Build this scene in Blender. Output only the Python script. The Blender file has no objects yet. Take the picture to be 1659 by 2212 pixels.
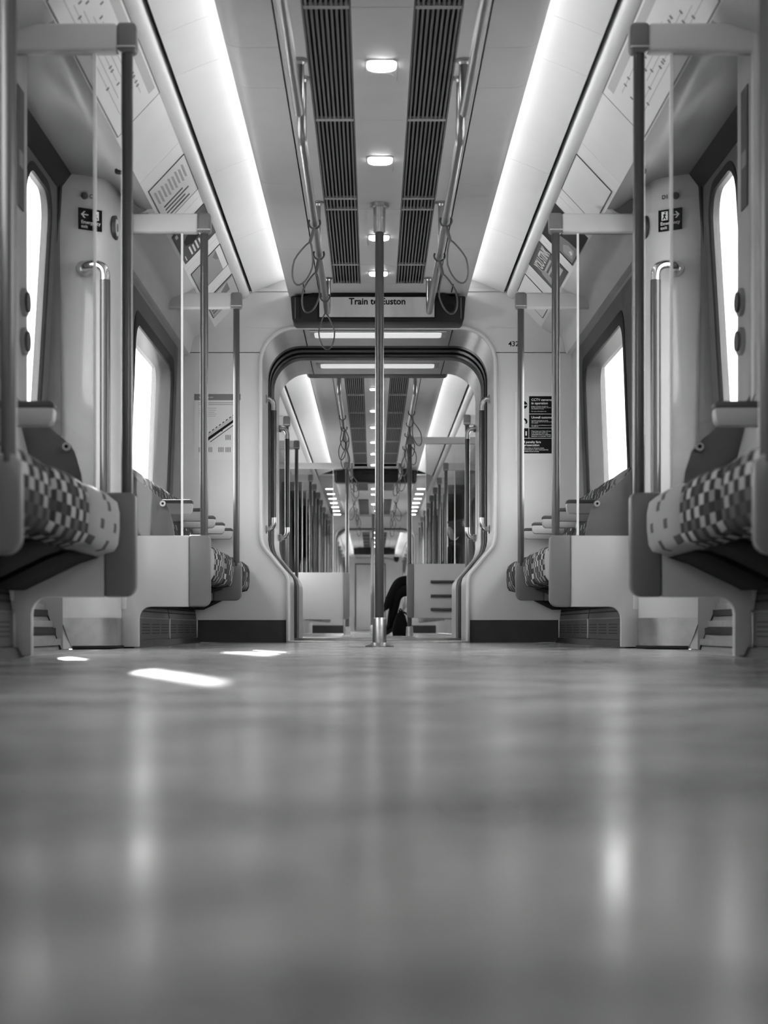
import bpy, bmesh, math, random
from mathutils import Vector, Matrix
random.seed(7)
PI = math.pi
SC = bpy.context.scene
COL = SC.collection

# ------------------------------------------------------------------ camera
FPX = 3600.0
cam_d = bpy.data.cameras.new('camera')
cam = bpy.data.objects.new('camera', cam_d)
COL.objects.link(cam)
cam.location = (-0.03, 0.0, 0.088)
cam.rotation_euler = (PI / 2, 0, 0)
cam_d.sensor_fit = 'VERTICAL'
cam_d.sensor_height = 36.0
cam_d.sensor_width = 27.0
cam_d.lens = FPX * 36.0 / 2212.0
cam_d.shift_x = 23.5 / 2212.0
cam_d.shift_y = 251.0 / 2212.0
cam_d.clip_start = 0.02
cam_d.clip_end = 200
cam_d.dof.use_dof = True
cam_d.dof.focus_distance = 9.5
cam_d.dof.aperture_fstop = 4.2
SC.camera = cam

# ------------------------------------------------------------------ world, sun, exposure
w = bpy.data.worlds.new('sky')
SC.world = w
w.use_nodes = True
w.node_tree.nodes['Background'].inputs[0].default_value = (1, 1, 1, 1)
w.node_tree.nodes['Background'].inputs[1].default_value = 5.0
sun_d = bpy.data.lights.new('sun', 'SUN')
sun_d.energy = 22.0
sun_d.angle = 0.009
sun = bpy.data.objects.new('sun', sun_d)
COL.objects.link(sun)
SUN_DIR = Vector((0.60, -2.15, -1.0))
sun.rotation_euler = SUN_DIR.to_track_quat('-Z', 'Y').to_euler()
sun.location = (-8, 12, 14)
vs = SC.view_settings
vs.view_transform = 'Standard'
vs.look = 'None'
vs.gamma = 1.0
vs.use_curve_mapping = False
vs.exposure = 1.15
LED = 4.4
SPOT = 8.0

SC.cycles.max_bounces = 6
SC.cycles.diffuse_bounces = 4
SC.cycles.glossy_bounces = 3
SC.cycles.transmission_bounces = 2
SC.cycles.caustics_reflective = False
SC.cycles.caustics_refractive = False
SC.cycles.use_adaptive_sampling = True
SC.cycles.adaptive_threshold = 0.09

# ------------------------------------------------------------------ materials
MATS = {}


def newmat(name):
    m = bpy.data.materials.new(name)
    m.use_nodes = True
    MATS[name] = m
    nt = m.node_tree
    return m, nt, nt.nodes['Principled BSDF']


def grey(name, v, rough=0.5, metal=0.0, noise=0.0, scale=6.0, bump=0.0, bscale=200.0, coat=0.0, spec=0.5):
    m, nt, b = newmat(name)
    b.inputs['Roughness'].default_value = rough
    b.inputs['Metallic'].default_value = metal
    b.inputs['Specular IOR Level'].default_value = spec
    b.inputs['Coat Weight'].default_value = coat
    b.inputs['Base Color'].default_value = (v, v, v, 1)
    tc = nt.nodes.new('ShaderNodeTexCoord')
    nz = nt.nodes.new('ShaderNodeTexNoise')
    nz.inputs['Scale'].default_value = scale
    nz.inputs['Detail'].default_value = 4
    nt.links.new(tc.outputs['Object'], nz.inputs['Vector'])
    mr = nt.nodes.new('ShaderNodeMapRange')
    k = max(noise, 0.02)
    mr.inputs['From Min'].default_value = 0.3
    mr.inputs['From Max'].default_value = 0.7
    mr.inputs['To Min'].default_value = v * (1 - k)
    mr.inputs['To Max'].default_value = v * (1 + k)
    nt.links.new(nz.outputs['Fac'], mr.inputs['Value'])
    nt.links.new(mr.outputs['Result'], b.inputs['Base Color'])
    if bump > 0:
        n2 = nt.nodes.new('ShaderNodeTexNoise')
        n2.inputs['Scale'].default_value = bscale
        nt.links.new(tc.outputs['Object'], n2.inputs['Vector'])
        bp = nt.nodes.new('ShaderNodeBump')
        bp.inputs['Strength'].default_value = bump
        bp.inputs['Distance'].default_value = 0.002
        nt.links.new(n2.outputs['Fac'], bp.inputs['Height'])
        nt.links.new(bp.outputs['Normal'], b.inputs['Normal'])
    return m


def emit(name, v, strength):
    m, nt, b = newmat(name)
    b.inputs['Base Color'].default_value = (v, v, v, 1)
    b.inputs['Emission Color'].default_value = (1, 1, 1, 1)
    b.inputs['Emission Strength'].default_value = strength
    return m


def glass(name, tint, refl=1.5):
    m = bpy.data.materials.new(name)
    m.use_nodes = True
    nt = m.node_tree
    nt.nodes.clear()
    out = nt.nodes.new('ShaderNodeOutputMaterial')
    tr = nt.nodes.new('ShaderNodeBsdfTransparent')
    tr.inputs[0].default_value = (tint, tint, tint, 1)
    gl = nt.nodes.new('ShaderNodeBsdfGlossy')
    gl.inputs['Roughness'].default_value = 0.03
    fr = nt.nodes.new('ShaderNodeFresnel')
    fr.inputs['IOR'].default_value = refl
    mx = nt.nodes.new('ShaderNodeMixShader')
    ge = nt.nodes.new('ShaderNodeNewGeometry')
    inv = nt.nodes.new('ShaderNodeMath')
    inv.operation = 'SUBTRACT'
    inv.inputs[0].default_value = 1.0
    nt.links.new(ge.outputs['Backfacing'], inv.inputs[1])
    mul = nt.nodes.new('ShaderNodeMath')
    mul.operation = 'MULTIPLY'
    nt.links.new(fr.outputs[0], mul.inputs[0])
    nt.links.new(inv.outputs[0], mul.inputs[1])
    nt.links.new(mul.outputs[0], mx.inputs[0])
    nt.links.new(tr.outputs[0], mx.inputs[1])
    nt.links.new(gl.outputs[0], mx.inputs[2])
    nt.links.new(mx.outputs[0], out.inputs[0])
    MATS[name] = m
    return m


grey('wall_white', 0.58, 0.38, noise=0.03)
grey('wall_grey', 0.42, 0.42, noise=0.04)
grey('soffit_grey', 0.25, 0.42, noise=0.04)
grey('window_panel', 0.075, 0.35, noise=0.08)  # dark tone paints in the backlit shade around the windows
grey('ceiling_white', 0.44, 0.45, noise=0.03)
grey('cove_white', 0.68, 0.45, noise=0.02)
grey('ad_white', 0.76, 0.4, noise=0.02)
grey('roof_dark', 0.05, 0.8)
grey('black', 0.006, 0.6, spec=0.15)
grey('rubber', 0.008, 0.5, noise=0.2, spec=0.2)
grey('slat', 0.11, 0.4)
grey('bar_light', 0.38, 0.4)
grey('beam', 0.62, 0.4, noise=0.02)
grey('cap', 0.17, 0.35)
grey('pole_paint', 0.05, 0.3, coat=0.15)
grey('steel', 0.45, 0.3, metal=1.0, noise=0.05, scale=20)
grey('handle_steel', 0.8, 0.16, metal=1.0)
grey('rail_steel', 0.28, 0.3, metal=1.0, noise=0.05, scale=20)
grey('brushed', 0.5, 0.35, metal=1.0, noise=0.12, scale=30)
grey('gangway_metal', 0.46, 0.3, metal=0.35, noise=0.06, scale=12)
grey('kick_metal', 0.42, 0.38, metal=0.85, noise=0.15, scale=14)
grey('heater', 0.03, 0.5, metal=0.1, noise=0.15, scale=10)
grey('panel_white', 0.50, 0.42, noise=0.02, bump=0.05, bscale=400)
grey('panel_edge', 0.16, 0.38, noise=0.05)
grey('seat_shell', 0.16, 0.45)
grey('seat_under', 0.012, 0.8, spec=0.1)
grey('armrest_body', 0.40, 0.4)
grey('armrest_pad', 0.05, 0.5)
grey('strap', 0.06, 0.45)
grey('door_grey', 0.17, 0.35, noise=0.04)
grey('sign_dark', 0.012, 0.35, spec=0.2)
grey('sign_seam', 0.16, 0.3)
grey('print_black', 0.006, 0.5, spec=0.1)
grey('print_dark', 0.05, 0.5)
grey('print_grey', 0.16, 0.5)
grey('print_mid', 0.32, 0.5)
grey('print_pale', 0.46, 0.5)
grey('paper', 0.62, 0.5)
grey('print_white', 0.75, 0.5)
grey('button', 0.09, 0.3)
grey('button_rim', 0.45, 0.3, metal=0.8)
grey('glass_edge', 0.85, 0.3, noise=0.02)  # near white stands for the light a polished edge catches
grey('cloth_black', 0.004, 0.9, bump=0.2, spec=0.05)
grey('leather_black', 0.006, 0.5, spec=0.2)
grey('skin', 0.30, 0.5)
grey('hair', 0.012, 0.6)
grey('gravel', 0.30, 0.9, noise=0.4, scale=14)
grey('cutting', 0.07, 0.9, noise=0.4, scale=3)  # dark coat of the added sky blocking walls
grey('car_side', 0.12, 0.4, noise=0.1)
glass('screen_glass', 0.70, 1.45)
glass('window_glass', 0.95, 1.18)
grey('dark_window', 0.02, 0.08)
emit('led', 0.9, LED)
emit('lens', 0.9, SPOT)
emit('tube_lens', 0.6, 0.26)


def floor_mat():
    m, nt, b = newmat('vinyl_floor')
    tc = nt.nodes.new('ShaderNodeTexCoord')
    n1 = nt.nodes.new('ShaderNodeTexNoise')
    n1.inputs['Scale'].default_value = 4.5
    n1.inputs['Detail'].default_value = 5
    n1.inputs['Roughness'].default_value = 0.62
    n2 = nt.nodes.new('ShaderNodeTexNoise')
    n2.inputs['Scale'].default_value = 160
    n2.inputs['Detail'].default_value = 2
    nt.links.new(tc.outputs['Object'], n1.inputs['Vector'])
    nt.links.new(tc.outputs['Object'], n2.inputs['Vector'])
    r1 = nt.nodes.new('ShaderNodeMapRange')
    r1.inputs['From Min'].default_value = 0.36
    r1.inputs['From Max'].default_value = 0.58
    r1.inputs['To Min'].default_value = 0.13
    r1.inputs['To Max'].default_value = 0.46
    nt.links.new(n1.outputs['Fac'], r1.inputs['Value'])
    r2 = nt.nodes.new('ShaderNodeMapRange')
    r2.inputs['To Min'].default_value = 0.85
    r2.inputs['To Max'].default_value = 1.15
    nt.links.new(n2.outputs['Fac'], r2.inputs['Value'])
    mu = nt.nodes.new('ShaderNodeMath')
    mu.operation = 'MULTIPLY'
    nt.links.new(r1.outputs[0], mu.inputs[0])
    nt.links.new(r2.outputs[0], mu.inputs[1])
    nt.links.new(mu.outputs[0], b.inputs['Base Color'])
    r3 = nt.nodes.new('ShaderNodeMapRange')
    r3.inputs['From Min'].default_value = 0.3
    r3.inputs['From Max'].default_value = 0.7
    r3.inputs['To Min'].default_value = 0.28
    r3.inputs['To Max'].default_value = 0.15
    nt.links.new(n1.outputs['Fac'], r3.inputs['Value'])
    nt.links.new(r3.outputs[0], b.inputs['Roughness'])
    b.inputs['Specular IOR Level'].default_value = 0.28


floor_mat()


def fabric(name, tones, cell, base):
    """woven blocks: random tone per block, every second block held at the base tone"""
    m, nt, b = newmat(name)
    uv = nt.nodes.new('ShaderNodeTexCoord')
    sn = nt.nodes.new('ShaderNodeVectorMath')
    sn.operation = 'SNAP'
    sn.inputs[1].default_value = (1.0, 1.0, 1.0)
    mp = nt.nodes.new('ShaderNodeMapping')
    mp.inputs['Location'].default_value = (0.0, 0.0, 0.3)
    mp.inputs['Scale'].default_value = (1 / (cell * 2.1), 1 / cell, 1.0)
    nt.links.new(uv.outputs['UV'], mp.inputs[0])
    nt.links.new(mp.outputs[0], sn.inputs[0])
    wn = nt.nodes.new('ShaderNodeTexWhiteNoise')
    wn.noise_dimensions = '2D'
    nt.links.new(sn.outputs[0], wn.inputs['Vector'])
    rp = nt.nodes.new('ShaderNodeValToRGB')
    rp.color_ramp.interpolation = 'CONSTANT'
    el = rp.color_ramp.elements
    while len(el) < len(tones):
        el.new(0.5)
    for k, v in enumerate(tones):
        el[k].position = k / len(tones)
        el[k].color = (v, v, v, 1)
    nt.links.new(wn.outputs['Value'], rp.inputs[0])
    ck = nt.nodes.new('ShaderNodeTexChecker')
    ck.inputs['Scale'].default_value = 1.0
    nt.links.new(mp.outputs[0], ck.inputs['Vector'])
    mx = nt.nodes.new('ShaderNodeMix')
    mx.data_type = 'RGBA'
    nt.links.new(ck.outputs['Fac'], mx.inputs['Factor'])
    mx.inputs['A'].default_value = (base, base, base, 1)
    nt.links.new(rp.outputs[0], mx.inputs['B'])
    nt.links.new(mx.outputs['Result'], b.inputs['Base Color'])
    nz = nt.nodes.new('ShaderNodeTexNoise')
    nz.inputs['Scale'].default_value = 700
    nt.links.new(uv.outputs['UV'], nz.inputs['Vector'])
    bp = nt.nodes.new('ShaderNodeBump')
    bp.inputs['Strength'].default_value = 0.4
    bp.inputs['Distance'].default_value = 0.002
    nt.links.new(nz.outputs['Fac'], bp.inputs['Height'])
    nt.links.new(bp.outputs['Normal'], b.inputs['Normal'])
    b.inputs['Roughness'].default_value = 0.95
    b.inputs['Specular IOR Level'].default_value = 0.15


fabric('moquette', (0.42, 0.10, 0.32, 0.06, 0.22), 0.027, 0.035)
fabric('moquette_pale', (0.36, 0.36, 0.36, 0.36, 0.36, 0.36, 0.10), 0.027, 0.36)


def screen_mat():
    m, nt, b = newmat('display_screen')
    tc = nt.nodes.new('ShaderNodeTexCoord')
    mp = nt.nodes.new('ShaderNodeMapping')
    mp.inputs['Rotation'].default_value = (0, 0.7, 0)
    mp.inputs['Scale'].default_value = (14, 1, 3)
    nz = nt.nodes.new('ShaderNodeTexNoise')
    nz.inputs['Scale'].default_value = 1.2
    nt.links.new(tc.outputs['Object'], mp.inputs[0])
    nt.links.new(mp.outputs[0], nz.inputs['Vector'])
    mr = nt.nodes.new('ShaderNodeMapRange')
    mr.inputs['To Min'].default_value = 0.05
    mr.inputs['To Max'].default_value = 0.12
    nt.links.new(nz.outputs['Fac'], mr.inputs['Value'])
    b.inputs['Base Color'].default_value = (0.05, 0.05, 0.05, 1)
    b.inputs['Emission Color'].default_value = (1, 1, 1, 1)
    nt.links.new(mr.outputs[0], b.inputs['Emission Strength'])
    b.inputs['Roughness'].default_value = 0.3


screen_mat()

# ------------------------------------------------------------------ mesh helpers
WL = {}


def setp(o, label=None, cat=None, group=None, kind=None):
    if label:
        o['label'] = label
    if cat:
        o['category'] = cat
    if group:
        o['group'] = group
    if kind:
        o['kind'] = kind
    return o


def thing(name, loc, label, cat, group=None, kind=None):
    o = bpy.data.objects.new(name, None)
    o.empty_display_size = 0.05
    COL.objects.link(o)
    o.location = loc
    WL[o.name] = Vector(loc)
    return setp(o, label, cat, group, kind)


class MB:
    def __init__(s):
        s.v = []
        s.f = []
        s.uv = {}

    def add(s, vs, fs):
        n = len(s.v)
        s.v += [tuple(p) for p in vs]
        s.f += [tuple(i + n for i in f) for f in fs]
        return s

    def box(s, x0, x1, y0, y1, z0, z1):
        x0, x1 = min(x0, x1), max(x0, x1)
        return s.add([(x0, y0, z0), (x1, y0, z0), (x1, y1, z0), (x0, y1, z0), (x0, y0, z1), (x1, y0, z1), (x1, y1, z1), (x0, y1, z1)],
                     [(0, 3, 2, 1), (4, 5, 6, 7), (0, 1, 5, 4), (1, 2, 6, 5), (2, 3, 7, 6), (3, 0, 4, 7)])

    def prism(s, poly, axis, a, b):
        """closed polygon extruded along an axis; poly in the other two coordinates"""
        def P(p, t):
            if axis == 'y':
                return (p[0], t, p[1])
            if axis == 'x':
                return (t, p[0], p[1])
            return (p[0], p[1], t)
        n = len(poly)
        vs = [P(p, a) for p in poly] + [P(p, b) for p in poly]
        fs = [tuple(range(n)), tuple(range(2 * n - 1, n - 1, -1))]
        for i in range(n):
            j = (i + 1) % n
            fs.append((i, j, n + j, n + i))
        return s.add(vs, fs)

    def strip(s, pts, y0, y1, th):
        """open XZ polyline given thickness th (to its left side) and extruded along Y"""
        off = offset(pts, th)
        n = len(pts)
        vs = []
        for y in (y0, y1):
            vs += [(p[0], y, p[1]) for p in pts]
            vs += [(p[0], y, p[1]) for p in off]
        fs = []
        m = 2 * n
        for i in range(n - 1):
            fs.append((i, i + 1, m + i + 1, m + i))
            fs.append((n + i + 1, n + i, m + n + i, m + n + i + 1))
            fs.append((i + 1, i, n + i, n + i + 1))
            fs.append((m + i, m + i + 1, m + n + i + 1, m + n + i))
        fs.append((0, m, m + n, n))
        fs.append((n - 1, 2 * n - 1, m + 2 * n - 1, m + n - 1))
        return s.add(vs, fs)

    def tube(s, pts, r, n=10, cap=True):
        pts = [Vector(p) for p in pts]
        rs = r if isinstance(r, (list, tuple)) else [r] * len(pts)
        up = None
        rings = []
        for i, p in enumerate(pts):
            if i == 0:
                t = pts[1] - p
            elif i == len(pts) - 1:
                t = p - pts[i - 1]
            else:
                t = (pts[i + 1] - p).normalized() + (p - pts[i - 1]).normalized()
            t.normalize()
            if up is None:
                up = Vector((0, 0, 1)) if abs(t.z) < 0.9 else Vector((1, 0, 0))
            u = (up - t * up.dot(t)).normalized()
            up = u
            v = t.cross(u)
            rings.append([p + (u * math.cos(2 * PI * k / n) + v * math.sin(2 * PI * k / n)) * rs[i] for k in range(n)])
        vs = [q for g in rings for q in g]
        fs = []
        for i in range(len(pts) - 1):
            for k in range(n):
                k2 = (k + 1) % n
                fs.append((i * n + k, i * n + k2, (i + 1) * n + k2, (i + 1) * n + k))
        if cap:
            fs.append(tuple(range(n - 1, -1, -1)))
            b = (len(pts) - 1) * n
            fs.append(tuple(range(b, b + n)))
        return s.add(vs, fs)

    def loop(s, pts, r, n=6):
        """closed tube"""
        pts = [Vector(p) for p in pts]
        m = len(pts)
        c = sum(pts, Vector()) / m
        nrm = Vector()
        for i in range(m):
            nrm += (pts[i] - c).cross(pts[(i + 1) % m] - c)
        nrm.normalize()
        vs, fs = [], []
        for i in range(m):
            t = (pts[(i + 1) % m] - pts[i - 1]).normalized()
            u = nrm
            v = t.cross(u)
            vs += [pts[i] + (u * math.cos(2 * PI * k / n) + v * math.sin(2 * PI * k / n)) * r for k in range(n)]
        for i in range(m):
            j = (i + 1) % m
            for k in range(n):
                k2 = (k + 1) % n
                fs.append((i * n + k, i * n + k2, j * n + k2, j * n + k))
        return s.add(vs, fs)

    def lathe(s, c, prof, n=20):
        """prof: list of (radius, z) about the vertical axis through c=(x,y)"""
        vs, fs = [], []
        for r, z in prof:
            for k in range(n):
                a = 2 * PI * k / n
                vs.append((c[0] + r * math.cos(a), c[1] + r * math.sin(a), z))
        for i in range(len(prof) - 1):
            for k in range(n):
                k2 = (k + 1) % n
                fs.append((i * n + k, i * n + k2, (i + 1) * n + k2, (i + 1) * n + k))
        fs.append(tuple(range(n - 1, -1, -1)))
        b = (len(prof) - 1) * n
        fs.append(tuple(range(b, b + n)))
        return s.add(vs, fs)

    def ringplate(s, outer, inner, xf, th, steps=1):
        """plate in the YZ plane between two loops of equal length; x = xf(z), solid thickness th in x"""
        n = len(outer)
        layers = []
        for side in (0, 1):
            for j in range(steps + 1):
                t = j / steps
                lay = []
                for a, b in zip(outer, inner):
                    y = a[0] + (b[0] - a[0]) * t
                    z = a[1] + (b[1] - a[1]) * t
                    lay.append((xf(z) + (th if side else 0), y, z))
                layers.append(lay)
        vs = [p for l in layers for p in l]
        fs = []
        S = steps + 1
        for i in range(n):
            k = (i + 1) % n
            for j in range(steps):
                fs.append((j * n + i, j * n + k, (j + 1) * n + k, (j + 1) * n + i))
                o = S * n
                fs.append((o + j * n + k, o + j * n + i, o + (j + 1) * n + i, o + (j + 1) * n + k))
            o = S * n
            fs.append((k, i, o + i, o + k))
            a = (S - 1) * n
            fs.append((a + i, a + k, o + a + k, o + a + i))
        return s.add(vs, fs)

    def pane(s, loop, xf, th):
        n = len(loop)
        cy = sum(p[0] for p in loop) / n
        cz = sum(p[1] for p in loop) / n
        inner = [(cy + (p[0] - cy) * 0.02, cz + (p[1] - cz) * 0.02) for p in loop]
        s.ringplate(loop, inner, xf, th, 6)
        return s

    def build(s, name, mat, parent=None, smooth=True, bevel=0.0, seg=2, kind=None, label=None, cat=None, group=None, origin=None, ang=35):
        me = bpy.data.meshes.new(name)
        if parent is not None:
            o0 = WL[parent.name]
        elif origin is not None:
            o0 = Vector(origin)
        else:
            xs = [p[0] for p in s.v]; ys = [p[1] for p in s.v]; zs = [p[2] for p in s.v]
            o0 = Vector(((min(xs) + max(xs)) / 2, (min(ys) + max(ys)) / 2, min(zs)))
        me.from_pydata([(p[0] - o0.x, p[1] - o0.y, p[2] - o0.z) for p in s.v], [], s.f)
        bm = bmesh.new()
        bm.from_mesh(me)
        bmesh.ops.recalc_face_normals(bm, faces=bm.faces)
        if bevel > 0:
            ed = [e for e in bm.edges if len(e.link_faces) == 2 and e.calc_face_angle(0) > 0.5]
            bmesh.ops.bevel(bm, geom=ed, offset=bevel, segments=seg, affect='EDGES', profile=0.5, clamp_overlap=True)
        bm.to_mesh(me)
        bm.free()
        if smooth:
            for p in me.polygons:
                p.use_smooth = True
            me.set_sharp_from_angle(angle=math.radians(ang))
        me.materials.append(MATS[mat])
        return link(name, me, o0, parent, kind, label, cat, group)


def link(name, me, o0, parent=None, kind=None, label=None, cat=None, group=None):
    o = bpy.data.objects.new(name, me)
    COL.objects.link(o)
    if parent is not None:
        o.parent = parent
        WL[o.name] = WL[parent.name].copy()
    else:
        o.location = o0
        WL[o.name] = Vector(o0)
    return setp(o, label, cat, group, kind)


def dup_part(src, parent, offset_v):
    c = src.copy()
    COL.objects.link(c)
    c.parent = parent
    c.location = Vector(src.location) + Vector(offset_v)
    WL[c.name] = WL[parent.name].copy()
    return c


def clone(root, loc, label=None, group=None):
    r = root.copy()
    COL.objects.link(r)
    r.location = loc
    WL[r.name] = Vector(loc)
    if label:
        r['label'] = label
    if group:
        r['group'] = group
    for ch in list(root.children):
        c = ch.copy()
        COL.objects.link(c)
        c.parent = r
        WL[c.name] = Vector(loc)
        for g in list(ch.children):
            d = g.copy()
            COL.objects.link(d)
            d.parent = c
    return r


def offset(pts, th):
    out = []
    n = len(pts)
    for i in range(n):
        ns = []
        if i > 0:
            d = (pts[i][0] - pts[i - 1][0], pts[i][1] - pts[i - 1][1])
            ns.append(d)
        if i < n - 1:
            d = (pts[i + 1][0] - pts[i][0], pts[i + 1][1] - pts[i][1])
            ns.append(d)
        nn = []
        for d in ns:
            l = math.hypot(*d) or 1
            nn.append((-d[1] / l, d[0] / l))
        ax = sum(a[0] for a in nn) / len(nn)
        az = sum(a[1] for a in nn) / len(nn)
        l2 = ax * ax + az * az or 1
        k = min(1 / l2, 2.5)
        out.append((pts[i][0] + ax * k * th, pts[i][1] + az * k * th))
    return out


def mir(pts, s):
    return [(p[0] * s, p[1]) for p in pts]


def rrect(a0, a1, b0, b1, r, n=6):
    out = []
    for cx, cy, st in ((a1 - r, b1 - r, 0), (a0 + r, b1 - r, PI / 2), (a0 + r, b0 + r, PI), (a1 - r, b0 + r, 1.5 * PI)):
        for k in range(n + 1):
            a = st + PI / 2 * k / n
            out.append((cx + r * math.cos(a), cy + r * math.sin(a)))
    return out


def arc(c, r, a0, a1, n=6):
    return [(c[0] + r * math.cos(math.radians(a0 + (a1 - a0) * k / n)), c[1] + r * math.sin(math.radians(a0 + (a1 - a0) * k / n))) for k in range(n + 1)]


def text(name, s, size, mat, parent, loc, rot=None, align='CENTER', bold=0.0, sx=1.0, depth=0.0006):
    """flat lettering as a mesh part; rot is a 3x3 matrix with columns right, up, normal"""
    cu = bpy.data.curves.new(name, 'FONT')
    cu.body = s
    cu.size = size
    cu.align_x = align
    cu.align_y = 'CENTER'
    cu.extrude = depth
    cu.offset = bold
    cu.resolution_u = 3
    t = bpy.data.objects.new(name, cu)
    COL.objects.link(t)
    me = bpy.data.meshes.new_from_object(t.evaluated_get(bpy.context.evaluated_depsgraph_get()))
    bpy.data.objects.remove(t)
    bpy.data.curves.remove(cu)
    R = rot if rot is not None else Matrix(((1, 0, 0), (0, 0, -1), (0, 1, 0)))
    o0 = WL[parent.name]
    M = Matrix.Translation(Vector(loc) - o0) @ R.to_4x4() @ Matrix.Diagonal((sx, 1, 1, 1))
    me.transform(M)
    me.materials.clear()
    me.materials.append(MATS[mat])
    return link(name, me, o0, parent)


def loft(name, prof, ys, mat, parent, inset=0.018, closed=True):
    """closed XZ profile lofted along Y with rounded ends; UV = (y, arc length)"""
    o0 = WL[parent.name]
    n = len(prof)
    cx = sum(p[0] for p in prof) / n
    cz = sum(p[1] for p in prof) / n
    y0, y1 = ys
    st = [(y0, 1.0), (y0 + inset * 0.25, 0.5), (y0 + inset, 0.0)]
    m = 4
    for k in range(1, m):
        st.append((y0 + inset + (y1 - y0 - 2 * inset) * k / m, -0.18 * math.sin(PI * k / m)))
    st += [(y1 - inset, 0.0), (y1 - inset * 0.25, 0.5), (y1, 1.0)]
    arcl = [0]
    for i in range(1, n + 1):
        arcl.append(arcl[-1] + math.hypot(prof[i % n][0] - prof[i - 1][0], prof[i % n][1] - prof[i - 1][1]))
    vs = []
    for y, t in st:
        for p in prof:
            d = math.hypot(p[0] - cx, p[1] - cz) or 1
            k = 1 - t * inset / d
            vs.append((cx + (p[0] - cx) * k - o0.x, y - o0.y, cz + (p[1] - cz) * k - o0.z))
    fs, uvs = [], []
    for i in range(len(st) - 1):
        for j in range(n):
            j2 = (j + 1) % n
            fs.append((i * n + j, i * n + j2, (i + 1) * n + j2, (i + 1) * n + j))
            uvs.append([(st[i][0], arcl[j]), (st[i][0], arcl[j + 1]), (st[i + 1][0], arcl[j + 1]), (st[i + 1][0], arcl[j])])
    fs.append(tuple(range(n - 1, -1, -1)))
    uvs.append([(prof[j][0], prof[j][1]) for j in range(n - 1, -1, -1)])
    b = (len(st) - 1) * n
    fs.append(tuple(range(b, b + n)))
    uvs.append([(prof[j][0], prof[j][1]) for j in range(n)])
    me = bpy.data.meshes.new(name)
    me.from_pydata(vs, [], fs)
    ul = me.uv_layers.new(name='UVMap')
    for poly, uu in zip(me.polygons, uvs):
        for li, u in zip(poly.loop_indices, uu):
            ul.data[li].uv = u
    bm = bmesh.new()
    bm.from_mesh(me)
    bmesh.ops.recalc_face_normals(bm, faces=bm.faces)
    bm.to_mesh(me)
    bm.free()
    for p in me.polygons:
        p.use_smooth = True
    me.set_sharp_from_angle(angle=math.radians(55))
    me.materials.append(MATS[mat])
    return link(name, me, o0, parent)


SIDE = {-1: 'on the diagram side', 1: 'on the CCTV side'}
SNAME = {-1: 'left', 1: 'right'}


def lerp_tab(tab):
    def f(z):
        if z <= tab[0][0]:
            return tab[0][1]
        for (a, va), (b, vb) in zip(tab, tab[1:]):
            if z <= b:
                return va + (vb - va) * (z - a) / (b - a)
        return tab[-1][1]
    return f


wallx = lerp_tab([(0, 1.17), (0.25, 1.215), (0.75, 1.225), (1.8, 1.185), (2.3, 1.17)])
doorx = lerp_tab([(0, 1.33), (0.2, 1.42), (0.7, 1.42), (2.0, 1.345), (2.3, 1.33)])

# ================================================================== the setting
# ---- ground and floors
MB().box(-40, 40, -30, 126, -1.3, -1.2).build('ground', 'gravel', kind='structure')
floor = thing('floor', (0, 3.6, 0), None, None, kind='structure')
MB().box(-1.12, 1.12, -3, 10.225, -0.05, 0).build('floor_covering', 'vinyl_floor', floor)
MB().box(-1.4, 1.4, -3, 48.3, -0.12, -0.052).build('floor_plate', 'roof_dark', floor)
for s in (-1, 1):
    MB().box(s * 1.121, s * 1.328, 5.45, 7.05, -0.05, -0.002).build('door_sill', 'kick_metal', floor)
    MB().box(s * 1.3285, s * 1.40, 5.40, 7.12, -0.05, -0.031).build('door_track', 'rubber', floor)  # added filler closing the gap under the leaves where daylight leaked
    for ya, yb in ((5.38, 5.495), (6.995, 7.12)):
        MB().box(s * 1.3285, s * 1.43, ya, yb, -0.05, -0.0005).build('track_end', 'rubber', floor)  # added fillers stopping daylight at both ends of that gap
    MB().box(s * 1.121, s * 1.36, -3, 5.445, -0.05, -0.004).build('floor_edge', 'rubber', floor)
    MB().box(s * 1.121, s * 1.36, 7.055, 10.225, -0.05, -0.004).build('floor_edge', 'rubber', floor)
MB().box(-1.12, 1.12, 12.2, 29.9, -0.05, 0).build('floor_covering', 'vinyl_floor', floor)
MB().box(-1.12, 1.12, 31.9, 48, -0.05, 0).build('floor_covering', 'vinyl_floor', floor)
for s in (-1, 1):
    b = thing('baseboard_' + SNAME[s], (s * 1.1, 3, 0), None, None, kind='structure')
    MB().prism(mir([(1.085, 0), (1.16, 0), (1.16, 0.03), (1.10, 0.03)], s), 'y', -3, 5.05).build('skirting', 'rubber', b)
    MB().prism(mir([(1.085, 0), (1.16, 0), (1.16, 0.03), (1.10, 0.03)], s), 'y', 7.37, 10.2).build('skirting', 'rubber', b)

for s in (-1, 1):
    MB().box(s * 3.5, s * 4.0, 55, 125, -1.2, 6.0).build('wall_cutting_' + SNAME[s], 'cutting', kind='structure')  # added walls outside, darken the sky behind the far carriage windows

# ---- ceilings
CH = 2.1
AD = [(0.838, 2.108), (1.0, 1.935)]
BAY = [(1.0, 1.935), (1.03, 1.914), (1.06, 1.9), (1.113, 1.884), (1.128, 1.872), (1.136, 1.855), (1.15, 1.79), (1.157, 1.772), (1.172, 1.765), (1.22, 1.765)]
DOORSOF = [(1.0, 1.935), (1.03, 1.932), (1.06, 1.94), (1.09, 1.965), (1.13, 1.99), (1.17, 2.0), (1.4, 2.0)]
ceil_root = {}


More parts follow.
